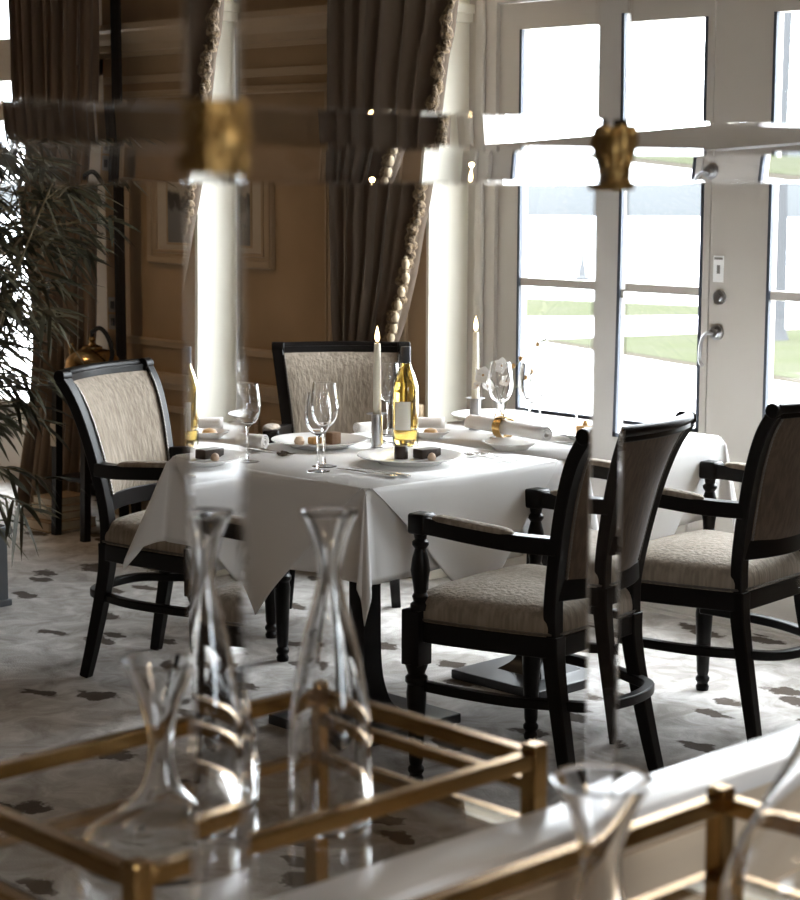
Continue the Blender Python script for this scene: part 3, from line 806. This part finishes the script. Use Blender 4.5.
knife(-4.330, 3.990, ZS, 2, 'silver knife beside the plate behind the wine glasses')
knife(-3.790, 4.395, ZS, 178, 'silver knife at the place by the french doors')

# orchid spray in a small bud vase
o = empty('orchid_vase', (-4.154, 4.417, ZS)); tag(o, 'small clear bud vase with a white orchid spray among the wine glasses', 'flowers')
MB().lathe([(0, 0), (.020, 0), (.024, .006), (.025, .04), (.012, .075), (.010, .10), (.013, .112), (.0115, .112), (.0085, .10), (.0105, .075), (.0225, .04), (.021, .008), (0, .006)], seg=28).build('vase', M['glass'], o, angle=60)
u = Vector((.69, .72, 0))     # picture-right direction on the table
def al(a, z, d=0): return (u.x * a - u.y * d, u.y * a + u.x * d, z)
stems = [smoothpath([al(0, .01), al(.005, .12), al(.035, .20), al(.10, .27), al(.165, .315)], 6), smoothpath([al(.002, .01), al(.02, .10), al(.06, .16), al(.13, .22), al(.19, .265)], 6),
         smoothpath([al(0, .01), al(-.006, .10), al(-.025, .165), al(-.055, .178)], 6)]
mb = MB()
for s in stems: mb.tube(s, .0019, 6)
mb.build('flower_stem', M['stem'], o)
def flower(c, r, seed):
    rnd = random.Random(seed); mb = MB()
    tilt = Matrix.Rotation(rnd.uniform(.7, 1.5), 4, 'X') @ Matrix.Rotation(rnd.uniform(-.5, .5), 4, 'Y'); R2 = Matrix.Rotation(rnd.uniform(-.4, 1.2), 4, 'Z')
    for k in range(5):
        a = 2 * PI * k / 5 + rnd.random() * .2; w = r * (.75 if k % 2 else .5)
        def P(i, j):
            t = i / 6; v = -1 + 2 * j / 4; wd = w * math.sin(PI * min(1, t * .92 + .06)) * .8
            q = Vector((r * t, wd * v, .25 * r * t * t + .1 * r * v * v)); q.rotate(Matrix.Rotation(a, 3, 'Z')); return R2 @ (tilt @ q) + Vector(c)
        mb.grid(P, 6, 4)
    f = mb.build('blossom', M['petal'], o, solid=.001)
    MB().ball(c, r * .16, 8).build('blossom_heart', M['caramel'], f)
for i, (a, z, r) in enumerate([(-.055, .185, .028), (-.040, .150, .026), (.005, .215, .027), (.02, .165, .024), (-.072, .152, .020)]): flower(al(a, z), r, i)
mb = MB()
for a, z in ((.062, .238), (.040, .215), (.115, .283), (.078, .178), (.098, .197)): mb.ball(al(a, z), .0065, 8, (1, 1, 1.3))
mb.build('flower_buds', M['caramel'], o)

# ------------------------------------------------------------------ drinks trolleys in front
SH = .93
def trolley(x0, x1, y0, y1, label, mid_side):
    o = empty('drinks_trolley', ((x0 + x1) / 2, (y0 + y1) / 2, 0)); tag(o, label, 'trolley', 'brass drinks trolleys')
    hx_, hy_ = (x1 - x0) / 2, (y1 - y0) / 2; w = .0105
    for sx in (-1, 1):
        for sy in (-1, 1):
            mb = MB(); mb.box(sx * hx_ - w, sx * hx_ + w, sy * hy_ - w, sy * hy_ + w, .0, 1.012, bev=.003)
            mb.build('corner_post', M['brass'], o, smooth=False)
    t = .0085
    def rails(z, name, sides='xXyY', h=t):
        for c in sides:
            mb = MB()
            if c == 'x': mb.box(-hx_ - t, -hx_ + t, -hy_ + w, hy_ - w, z - h, z + h, bev=.002)
            if c == 'X': mb.box(hx_ - t, hx_ + t, -hy_ + w, hy_ - w, z - h, z + h, bev=.002)
            if c == 'y': mb.box(-hx_ + w, hx_ - w, -hy_ - t, -hy_ + t, z - h, z + h, bev=.002)
            if c == 'Y': mb.box(-hx_ + w, hx_ - w, hy_ - t, hy_ + t, z - h, z + h, bev=.002)
            mb.build(name, M['brass'], o, smooth=False)
    rails(.996, 'gallery_rail'); rails(.968, 'lower_gallery_rail', mid_side, .006)
    rails(SH - .010, 'shelf_rail'); rails(.30, 'bottom_rail')
    MB().box(-hx_ + .008, hx_ - .008, -hy_ + .008, hy_ - .008, SH - .008, SH).build('glass_shelf', M['glass'], o, smooth=False)
    MB().box(-hx_ + .008, hx_ - .008, -hy_ + .008, hy_ - .008, .302, .310).build('bottom_shelf', M['glass'], o, smooth=False)
    return o
trolley(-1.655, -1.312, .946, 1.452, 'brass-railed glass drinks trolley holding three carafes, left of the white-capped partition', 'Y')
trolley(-1.092, -.745, .965, 1.478, 'brass-railed glass drinks trolley at the lower right, in front of the white-capped partition', '')

def shell(outer, th=.0028):
    """closed glass wall from an outer profile (bottom to lip)"""
    o_ = smoothpath(outer, 5)
    inn = [(max(r - th, .0008), z + (th * 1.6 if i < 4 else 0)) for i, (r, z) in enumerate(o_)]
    inn = [q for q in inn if q[1] > outer[0][1] + th * 1.5 and q[0] > .004]
    return [(0, o_[0][1])] + o_ + inn[::-1] + [(0, inn[0][1])]
def carafe(name, x, y, prof, label, z=SH + .0006):
    o = MB().lathe(shell(prof), seg=48).build(name, M['glass'], None, angle=70, loc=(x, y, z)); return tag(o, label, 'carafe', 'clear glass carafes')
wide = [(.070, 0), (.082, .006), (.084, .016), (.074, .032), (.045, .050), (.022, .074), (.0135, .102), (.0125, .124), (.018, .152), (.030, .186), (.0365, .202)]
carafe('carafe', -1.474, 1.093, wide, 'wide-based trumpet-necked glass carafe, leftmost on the left trolley')
carafe('carafe', -1.439, 1.281, [(.036, 0), (.041, .004), (.0425, .02), (.0425, .09), (.0405, .125), (.030, .190), (.017, .240), (.0125, .262), (.013, .278), (.020, .306), (.030, .330)], 'tall bottle-shaped glass carafe with flared lip, in front of the tablecloth corner')
carafe('carafe', -1.562, 1.248, [(.026, 0), (.029, .004), (.030, .02), (.029, .075), (.024, .10), (.017, .14), (.013, .185), (.014, .22), (.020, .255)], 'slim glass carafe between the wide-based and the tall carafe')
carafe('carafe', -.945, 1.125, [(.058, 0), (.068, .006), (.070, .018), (.060, .038), (.036, .066), (.021, .098), (.016, .130), (.0185, .150), (.029, .180), (.0405, .200)], 'trumpet-necked glass carafe on the right trolley, standing below the gilt crown joint')
carafe('carafe', -.868, 1.350, [(.075, 0), (.095, .006), (.104, .030), (.103, .065), (.088, .110), (.064, .155), (.045, .195), (.033, .240), (.032, .270), (.038, .305), (.046, .335)], 'big-bellied glass decanter cut by the right picture edge')

# ------------------------------------------------------------------ square glass rod stand with gilt joints
o = empty('glass_rod_stand', (-.986, .95, 0)); tag(o, 'tall stand of clear glass rods joined by gilt blocks, foremost in the picture', 'display stand')
ox, oy = -.986, .95
posts = [(-.806, .637), (-1.166, 1.385), (-.806, -.1), (-1.166, -.1), (-1.166, 2.0)]
for i, (x, y) in enumerate(posts):
    # prismatic glass bar, 30 mm wide, one face cut at a slant
    va = Vector((-.7148, .6850)); vr = Vector((.6850, .7148)); hw_ = .0150      # broad face square to the bar side of the room
    sl = math.tan(math.radians(15.4 if i != 1 else 11.8))
    poly = [(-hw_, -.0005), (hw_, -.0005 - hw_ * sl * 2), (hw_, .004), (-hw_, .004)]
    pp = [(x - ox + vr.x * u + va.x * v, y - oy + vr.y * u + va.y * v) for u, v in poly]
    MB().prism(pp, 0, 2.05).build('post', M['acrylic'], o, smooth=False, bevel=.0012)
def bar(x, y0, y1, sec, name='crossbar'):
    mb = MB(); n = len(sec)
    A = [mb.bm.verts.new((x - ox + u, y0 - oy, v)) for u, v in sec]; B = [mb.bm.verts.new((x - ox + u, y1 - oy, v)) for u, v in sec]
    mb.bm.faces.new(A[::-1]); mb.bm.faces.new(B)
    for k in range(n): mb.bm.faces.new((A[k], A[(k + 1) % n], B[(k + 1) % n], B[k]))
    mb.build(name, M['acrylic'], o, smooth=False, bevel=.001)
sl = 0.0; hh = .0115; zc = 1.619
bar(-.806, -.086, .623, [(.007, zc - hh), (.007, zc + hh), (-.005, zc + hh), (-.005 - 2 * hh * sl, zc - hh)])
sl = math.tan(math.radians(8.9)); hh = .029; zc = 1.618          # deeper bar with a shallow groove along the middle
sec = [(.007, zc - hh), (.007, zc + hh), (-.005 - hh * sl, zc + hh), (-.005, zc + .002), (-.005, zc - .002), (-.005 - hh * sl, zc - hh)]
bar(-1.166, -.086, 1.371, sec); bar(-1.166, 1.399, 1.986, sec)
mb = MB(); mb.box(-1.152 - ox, -.820 - ox, -.1 - oy - .009, -.1 - oy + .009, 1.60, 1.624, bev=.0012); mb.build('crossbar', M['acrylic'], o, smooth=False)
def block(x, y, zc, style):
    mb = MB()
    if style == 'cube':
        mb.box(x - ox - .0140, x - ox + .0140, y - oy - .0140, y - oy + .0140, zc - .0195, zc + .0195, bev=.003)
        for d in ((1, 0), (0, -1), (-1, 0), (0, 1)):
            cx_, cy_ = x - ox + d[0] * .0140, y - oy + d[1] * .0140
            mb.ball((cx_, cy_, zc), .0085, 14, (.45 if d[0] else 1, .45 if d[1] else 1, 1.15))
            for k in range(8):
                a = 2 * PI * k / 8; q = (.0105 * math.cos(a), .013 * math.sin(a))
                mb.ball((cx_ + (q[0] if d[1] else 0), cy_ + (q[0] if d[0] else 0), zc + q[1]), .0028, 8)
    else:
        pr = [(.0155, -.030), (.0165, -.026), (.0135, -.020), (.0140, -.010), (.0165, .004), (.0185, .014), (.0180, .022), (.0165, .026)]
        mb.grid(lambda i, j: (x - ox + pr[j][0] * (1 + .06 * math.cos(8 * 2 * PI * i / 32)) * max(-1, min(1, 1.25 * math.cos(2 * PI * i / 32))), y - oy + pr[j][0] * (1 + .06 * math.cos(8 * 2 * PI * i / 32)) * max(-1, min(1, 1.25 * math.sin(2 * PI * i / 32))), zc + pr[j][1]), 32, len(pr) - 1, closed_u=True)
        mb.bm.verts.ensure_lookup_table(); m_ = len(pr)
        mb.bm.faces.new([mb.bm.verts[i * m_] for i in range(32)]); mb.bm.faces.new([mb.bm.verts[i * m_ + m_ - 1] for i in range(32)])
        for k in range(8):
            a = 2 * PI * (k + .5) / 8; mb.ball((x - ox + .019 * math.cos(a), y - oy + .019 * math.sin(a), zc + .024), .0055, 8)
            mb.ball((x - ox + .0155 * math.cos(a), y - oy + .0155 * math.sin(a), zc - .004), .0048, 8, (1, 1, 1.8))
    return mb.build('corner_block', M['gilt'], o, smooth=True, angle=30)
bl = block(-.806, .637, 1.615, 'cube'); bl['label'] = 'square gilt corner block'
bl = block(-1.166, 1.385, 1.6125, 'crown'); bl['label'] = 'crown-shaped gilt joint'
for x, y in posts[2:]: block(x, y, 1.615, 'cube')

# ------------------------------------------------------------------ curtains
def curtain(name, rows, ybase, folds, amp, m, label, lean=0):
    """rows: list of (z, xleft, xright)"""
    root = empty(name, ((rows[0][1] + rows[0][2]) / 2, ybase, 0)); tag(root, label, 'curtain')
    R = smoothpath(rows, 5); nx = folds * 14
    rx = root.location.x
    mb = MB()
    def P(i, j):
        z, xl, xr = R[j]; t = i / nx; tt = t + .012 * math.sin(9 * t + z * 1.1)
        w = (xr - xl); a = amp * min(1.0, .45 + .55 * w / .6)
        ph = 2 * PI * folds * tt + .5 * math.sin(z * 1.3)
        return (xl + w * t - rx + .012 * math.sin(ph * 2), a * math.sin(ph) * (1 + .35 * math.sin(5 * t)) + .012 * math.sin(2.3 * ph + z), z)
    mb.grid(P, nx, len(R) - 1)
    body = mb.build('drape', m, root, smooth=True, angle=80, solid=.006)
    return root, R, rx
c1, R1, rx1 = curtain('curtain', [(ZC - .03, -7.98, -7.28), (2.4, -7.94, -7.28), (1.6, -7.88, -7.315), (1.15, -7.80, -7.33), (.85, -7.765, -7.345), (.53, -7.81, -7.375), (.20, -7.90, -7.42), (.015, -7.95, -7.44)], 5.10, 9, .060, M['curtain'], 'full-length brown curtain behind the bamboo plant at far left')
rows2 = [(ZC - .03, -5.86, -4.98), (2.214, -5.845, -5.105), (2.017, -5.835, -5.155), (1.762, -5.822, -5.205), (1.539, -5.806, -5.251), (1.388, -5.80, -5.295), (1.235, -5.79, -5.335), (1.079, -5.785, -5.387), (.968, -5.775, -5.436), (.86, -5.76, -5.50), (.60, -5.78, -5.47), (.3, -5.80, -5.45), (.015, -5.81, -5.44)]
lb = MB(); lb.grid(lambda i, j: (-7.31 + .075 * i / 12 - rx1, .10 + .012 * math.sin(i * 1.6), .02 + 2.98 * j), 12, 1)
lb.build('shadow_gap_strip', M['shadow_gap_strip'], c1, solid=.004)  # dark strip standing in for the shadow gap between curtain and pier
c2, R2, rx2 = curtain('curtain', rows2, 5.19, 7, .055, M['curtain_grey'], 'taupe curtain with fringed edge swept back beside the french doors')
mb = MB()
pts = [(xr - rx2 - .006, -.045 + .01 * math.sin(z * 40), z) for z, xl, xr in smoothpath([r for r in rows2 if r[0] > .85], 14)]
mb.tube(pts, [.021 + .007 * math.sin(i * 2.1) + .004 * math.sin(i * 5.3) for i in range(len(pts))], 9)
fr_ = mb.build('fringe', M['fringe'], c2, angle=180)
rnd = random.Random(3)
E_ = smoothpath([r for r in rows2 if r[0] > .9], 9)
k = 0; zn = 2.9
for z, xl, xr in E_:
    if zn - z < (.06 if z > 1.3 else .036): continue
    zn = z; k += 1
    q = 1.0 if z < 1.32 else .7
    mb = MB(); mb.lathe([(0, -.030 * q), (.011 * q, -.027 * q), (.017 * q, -.010 * q), (.012 * q, .006), (.006, .010), (.009, .015), (.004, .021), (0, .022)], seg=12)
    t_ = mb.build('tassel', M['tassel'] if z < 1.32 else M['fringe'], c2, loc=(xr - rx2 + .012 + rnd.uniform(-.008, .006), -.060 + rnd.uniform(-.01, .01), z))
mb = MB()
n = 24
mb.tube([(.285 * math.cos(2 * PI * i / n) * .62 + (-5.625 - rx2), -.0 + .12 * math.sin(2 * PI * i / n), .86 + .05 * math.cos(2 * PI * i / n)) for i in range(n + 1)], .012, 8)
mb.build('tieback', M['fringe'], c2)
# curtain poles are hidden above the picture; the drapes hang from a slim track on the ceiling
for c, a, b in ((c1, -.40, .40), (c2, -.46, .46)):
    MB().box(a, b, -.02, .02, ZC - .035, ZC - .001).build('track', M['switch'], c, smooth=False)

# ------------------------------------------------------------------ wall things
o = empty('framed_picture', (-6.74, YP - .001, 1.418)); tag(o, 'framed grey landscape print in a washed gold frame on the panelled wall', 'picture')
mb = MB(); hw, hh = .435, .223
for wd, d, g in ((.050, .020, 0), (.030, .030, .006), (.014, .024, .052)):
    for (a, b, c_, e) in ((-hw + g, hw - g, -hh + g, -hh + g + wd), (-hw + g, hw - g, hh - g - wd, hh - g), (-hw + g, -hw + g + wd, -hh + g + wd, hh - g - wd), (hw - g - wd, hw - g, -hh + g + wd, hh - g - wd)):
        mb.box(a, b, -d, 0, c_, e, bev=.003)
mb.build('picture_frame', M['frame_wood'], o, smooth=False)
MB().box(-hw + .05, hw - .05, -.012, -.004, -hh + .05, hh - .05).build('mount', M['mount'], o, smooth=False)
mb = MB(); rect_mould(mb, -.30, .30, -.135, .20, .010, .004, -.012); mb.build('inner_slip', M['frame_wood'], o, smooth=False)
MB().box(-.29, .29, -.0145, -.0118, -.125, .19).build('print', M['print'], o, smooth=False)
o = empty('wall_switch', (-7.475, YP, .95)); tag(o, 'grey metal double switch plate on the wall beside the left curtain', 'switch')
MB().box(-.034, .034, -.008, 0, .005, .075, bev=.002).build('upper_plate', M['switch'], o, smooth=False)
MB().box(-.034, .034, -.008, 0, -.075, -.005, bev=.002).build('lower_plate', M['switch'], o, smooth=False)
mb = MB(); mb.box(-.012, .012, -.013, -.007, .022, .058, bev=.002); mb.box(-.012, .012, -.013, -.007, -.058, -.022, bev=.002); mb.build('rocker', M['planter'], o, smooth=False)

# ------------------------------------------------------------------ corner things behind the left chair
o = empty('plant_stand', (-7.10, 4.93, 0)); tag(o, 'dark wooden stand behind the left armchair, carrying the brass kettle', 'stand')
MB().box(-.14, .14, -.15, .15, .665, .690, bev=.004).build('stand_top', M['black_wood'], o, smooth=False)
for sx in (-1, 1):
    for sy in (-1, 1):
        MB().tube([(sx * .11, sy * .12, .665), (sx * .11, sy * .13, .3), (sx * .112, sy * .14, 0)], 0, flat=(.034, .034)).build('leg', M['black_wood'], o, smooth=False)
MB().box(-.105, .105, -.12, .12, .25, .27).build('lower_shelf', M['black_wood'], o, smooth=False)
MB().box(-.129, -.090, -.150, -.147, .40, .50).build('paper_tag', M['mount'], o, smooth=False)
o = empty('kettle', (-7.11, 4.93, .690)); tag(o, 'rounded brass kettle with arched black handle behind the left armchair', 'kettle')
MB().lathe([(0, 0), (.075, 0), (.105, .02), (.122, .06), (.115, .10), (.080, .132), (.045, .142), (.045, .150), (.020, .160), (.010, .170), (.016, .182), (.010, .194), (0, .196)], seg=36).build('body', M['kettle'], o)
mb = MB(); mb.tube(smoothpath([(-.10, .0, .06), (-.145, 0, .10), (-.165, 0, .155)], 5), [.024 - .0012 * i for i in range(11)], 12); mb.build('spout', M['kettle'], o)
mb = MB(); mb.tube(smoothpath([(.0, 0, .215), (.06, 0, .235), (.12, 0, .20), (.150, 0, .13), (.118, 0, .06)], 6), .010, 10); mb.tube([(0, 0, .19), (0, 0, .217)], .008, 8); mb.build('handle', M['wick'], o)
rnd = random.Random(5); z = 0
bt = [(.16, .045, 0), (.125, .035, 6), (.13, .030, -8), (.12, .036, 3)]
lab = ['tan book at the bottom of the floor stack by the curtain', 'tan book lying second from the floor in the stack by the curtain', 'tan book lying third from the floor in the stack by the curtain', 'tan book lying topmost in the floor stack by the curtain']
for (w, t, a), lb in zip(bt, lab):
    b_ = empty('book', (-7.365, 4.915, z), math.radians(a)); tag(b_, lb, 'book', 'books stacked on the floor')
    mb = MB(); mb.box(-w * .62, w * .62, -w * .8, w * .8, 0, .004); mb.box(-w * .62, w * .62, -w * .8, w * .8, t - .004, t); mb.box(-w * .62, -w * .62 + .004, -w * .8, w * .8, .004, t - .004)
    mb.build('cover', M['book'], b_, smooth=False)
    MB().box(-w * .62 + .004, w * .60, -w * .78, w * .78, .004, t - .004).build('pages', M['pages'], b_, smooth=False)
    z += t + .0005

# ------------------------------------------------------------------ bamboo plant in its planter, left edge
o = empty('potted_bamboo', (-6.285, 3.690, 0)); tag(o, 'dark leafy bamboo plant in a grey planter at the left picture edge', 'plant')
mb = MB()
s1, s2 = .170, .185
mb.box(-s1, s1, -s1, s1, 0, .025, bev=.004); mb.box(-s1 + .01, s1 - .01, -s1 + .01, s1 - .01, .025, .27); mb.box(-s2 + .01, s2 - .01, -s2 + .01, s2 - .01, .27, .30, bev=.004)
mb.build('planter', M['planter'], o, smooth=False)
MB().box(-s1 + .015, s1 - .015, -s1 + .015, s1 - .015, .30, .304).build('soil', M['soil'], o, smooth=False)
rnd = random.Random(21)
cane = MB(); fol = MB()
def leaf_blade(base, d, L_, w, droop):
    d = Vector(d).normalized(); side = d.cross(Vector((0, 0, 1)))
    if side.length < .1: side = Vector((1, 0, 0))
    side.normalize(); side.rotate(Matrix.Rotation(rnd.uniform(-.9, .9), 3, d))
    prev = None
    N_ = 5
    p = Vector(base)
    for k in range(N_ + 1):
        t = k / N_; ww = w * (math.sin(PI * (t * .86 + .10)) ** .8 if t < 1 else .02)
        c = Vector(base) + d * (L_ * t) + Vector((0, 0, -droop * L_ * t * t))
        a = fol.bm.verts.new(c + side * ww / 2); b = fol.bm.verts.new(c - side * ww / 2)
        if prev: fol.bm.faces.new((prev[0], prev[1], b, a))
        prev = (a, b)
for k in range(26):
    a = rnd.uniform(0, 2 * PI); rr = rnd.uniform(.02, .12); lean = rnd.uniform(.12, .50)
    bx, by = rr * math.cos(a), rr * math.sin(a)
    hgt = rnd.uniform(1.05, 1.62)
    ca = a + rnd.uniform(-.5, .5)
    pts = [(bx + lean * (t ** 1.7) * math.cos(ca), by + lean * (t ** 1.7) * math.sin(ca), .30 + hgt * t) for t in [i / 10 for i in range(11)]]
    cane.tube(pts, [.008 - .0055 * i / 10 for i in range(11)], 7)
    for j in range(3, 11):
        base = Vector(pts[j])
        for br in range(3):
            az = rnd.uniform(0, 2 * PI); bl_ = rnd.uniform(.10, .30); up = rnd.uniform(-.2, .5)
            dirv = Vector((math.cos(az), math.sin(az), up)); tip = base + dirv * bl_
            mid = base + dirv * bl_ * .5 + Vector((0, 0, .02))
            cane.tube([base, mid, tip], [.0022, .0018, .0012], 5)
            for q in range(6):
                t = rnd.uniform(.35, 1); pb = base + dirv * bl_ * t
                az2 = az + rnd.uniform(-1.1, 1.1)
                leaf_blade(pb, (math.cos(az2), math.sin(az2), rnd.uniform(-.7, .35)), rnd.uniform(.09, .19), rnd.uniform(.010, .020), rnd.uniform(.1, .55))
# a few long arching shoots low down on the room side
for az, z0, l in ((.1, .42, .42), (-.25, .62, .46), (.45, .50, .38), (.75, .80, .40), (.2, 1.10, .52), (.55, 1.32, .55), (-.1, .36, .34)):
    base = Vector((.06 * math.cos(az), .06 * math.sin(az), z0)); d = Vector((math.cos(az), math.sin(az), .35))
    pts = [base + d * l * t + Vector((0, 0, -.35 * l * t * t)) for t in (0, .25, .5, .75, 1)]
    cane.tube([(0, 0, .304), (.03 * math.cos(az), .03 * math.sin(az), z0 * .6 + .12), base] + pts[1:], [.006, .005, .004, .003, .0025, .002, .0012], 6)
    for q in range(16):
        t = rnd.uniform(.3, 1.02); pb = base + d * l * t + Vector((0, 0, -.35 * l * t * t)); az2 = az + rnd.uniform(-1.0, 1.0)
        leaf_blade(pb, (math.cos(az2), math.sin(az2), rnd.uniform(-.9, .3)), rnd.uniform(.10, .20), rnd.uniform(.010, .019), rnd.uniform(.2, .6))
cane.build('cane', M['cane'], o); fol.build('foliage', M['leaf'], o, smooth=True, angle=180)

# ------------------------------------------------------------------ light
w = bpy.data.worlds.new('overcast'); S.world = w; w.use_nodes = True
nt = w.node_tree; bg = nt.nodes['Background']
bg.inputs[0].default_value = (.90, .95, 1.0, 1)
# overcast sky: three times brighter overhead than at the horizon
tc = nt.nodes.new('ShaderNodeTexCoord'); sx = nt.nodes.new('ShaderNodeSeparateXYZ'); mr = nt.nodes.new('ShaderNodeMapRange')
mr.inputs[1].default_value = 0; mr.inputs[2].default_value = 1; mr.inputs[3].default_value = 11.0; mr.inputs[4].default_value = 38.0
nt.links.new(tc.outputs['Generated'], sx.inputs[0]); nt.links.new(sx.outputs['Z'], mr.inputs[0]); nt.links.new(mr.outputs[0], bg.inputs[1])
def portal(x0, x1, z0, z1, y):
    l = bpy.data.lights.new('daylight_portal', 'AREA'); l.shape = 'RECTANGLE'; l.size = x1 - x0; l.size_y = z1 - z0
    l.cycles.is_portal = True
    ob = bpy.data.objects.new('daylight_portal', l); C.objects.link(ob); ob.location = ((x0 + x1) / 2, y, (z0 + z1) / 2)
    ob.rotation_euler = (-PI / 2, 0, 0)
for a, b in BAYS: portal(a, b, .3, ZT, YW + .12)
l = bpy.data.lights.new('daylight_portal', 'AREA'); l.shape = 'RECTANGLE'; l.size = RW[3] - RW[2]; l.size_y = RW[1] - RW[0]; l.cycles.is_portal = True
ob = bpy.data.objects.new('daylight_portal', l); C.objects.link(ob); ob.location = (XR + .17, (RW[0] + RW[1]) / 2, (RW[2] + RW[3]) / 2); ob.rotation_euler = (0, PI / 2, 0)
# warm ceiling downlights (out of the picture, above the room)
def downlight(x, y, e, lab, ang=130, col=(1, .70, .42)):
    o = empty('ceiling_light', (x, y, ZC)); tag(o, lab, 'ceiling light', 'recessed ceiling lights')
    MB().lathe([(.075, -.006), (.09, -.006), (.09, -.001), (.075, -.001)], seg=28).build('bezel', M['chrome'], o)
    MB().lathe([(0, -.003), (.074, -.003), (.074, -.001), (0, -.001)], seg=28).build('lens', M['lamp_glow'], o)
    l = bpy.data.lights.new('downlight', 'SPOT'); l.energy = e; l.color = col; l.spot_size = math.radians(ang); l.spot_blend = .6; l.shadow_soft_size = .07
    lo = bpy.data.objects.new('downlight', l); C.objects.link(lo); lo.location = (0, 0, -.02); lo.parent = o
for x, y, e_ in ((-6.9, 3.5, 34), (-3.8, .6, 6)):
    downlight(x, y, e_, 'warm recessed downlight in the ceiling')
for x, y in ((-.45, 1.25), (-.95, 2.2)):
    downlight(x, y, 60, 'bright recessed downlight in the ceiling over the drinks trolleys', 46, (1, .93, .82))

def pendant(x, y, z, st, lab):  # unseen glowing globes added to brighten the gilt joints and brass
    o = empty('fill_pendant', (x, y, z)); tag(o, lab, 'lamp', 'added globe pendant lamps')
    MB().ball((0, 0, 0), .13, 28).build('globe', emis('globe_glow', (1, .80, .58, 1), st), o)
    MB().lathe([(0, .118), (.045, .118), (.050, .135), (.030, .160), (0, .160)], seg=24).build('cap', M['brass'], o)
    MB().tube([(0, 0, .158), (0, 0, ZC - z - .02)], .006, 8).build('rod', M['brass'], o)
    MB().lathe([(0, ZC - z - .025), (.055, ZC - z - .022), (.06, ZC - z - .0005), (0, ZC - z - .0005)], seg=24).build('ceiling_rose', M['brass'], o)
pendant(.75, 1.25, 2.15, 20, 'unseen globe pendant lamp added to light the bar, nearer the window wall')
pendant(-.10, -1.10, 2.15, 20, 'unseen globe pendant lamp added to light the bar, farther from the window wall')

# ------------------------------------------------------------------ camera
cam = bpy.data.cameras.new('camera'); co = bpy.data.objects.new('camera', cam); C.objects.link(co)
fpx, pitch, roll, yaw = 1940.535, .140946549, .00333756, .806653378
cam.sensor_fit = 'HORIZONTAL'; cam.sensor_width = 36; cam.lens = fpx / 800 * 36
fw = Vector((-math.sin(yaw) * math.cos(pitch), math.cos(yaw) * math.cos(pitch), -math.sin(pitch)))
r0 = Vector((math.cos(yaw), math.sin(yaw), 0)); u0 = r0.cross(fw)
rr = math.cos(roll) * r0 + math.sin(roll) * u0; uu = -math.sin(roll) * r0 + math.cos(roll) * u0
co.matrix_world = Matrix(((rr.x, uu.x, -fw.x, 0), (rr.y, uu.y, -fw.y, 0), (rr.z, uu.z, -fw.z, 1.596), (0, 0, 0, 1)))
cam.clip_start = .05; cam.clip_end = 3000
cam.dof.use_dof = True; cam.dof.focus_distance = 5.35; cam.dof.aperture_fstop = cam.lens / 9.5; cam.dof.aperture_blades = 0
S.camera = co
S.view_settings.view_transform = 'Standard'
try: S.view_settings.look = 'None'
except Exception: pass
S.view_settings.gamma = 1; S.view_settings.use_curve_mapping = False
S.view_settings.exposure = 0.34
S.cycles.max_bounces = 14; S.cycles.transmission_bounces = 14; S.cycles.transparent_max_bounces = 16; S.cycles.diffuse_bounces = 6
S.cycles.use_denoising = True
S.cycles.sample_clamp_indirect = 40
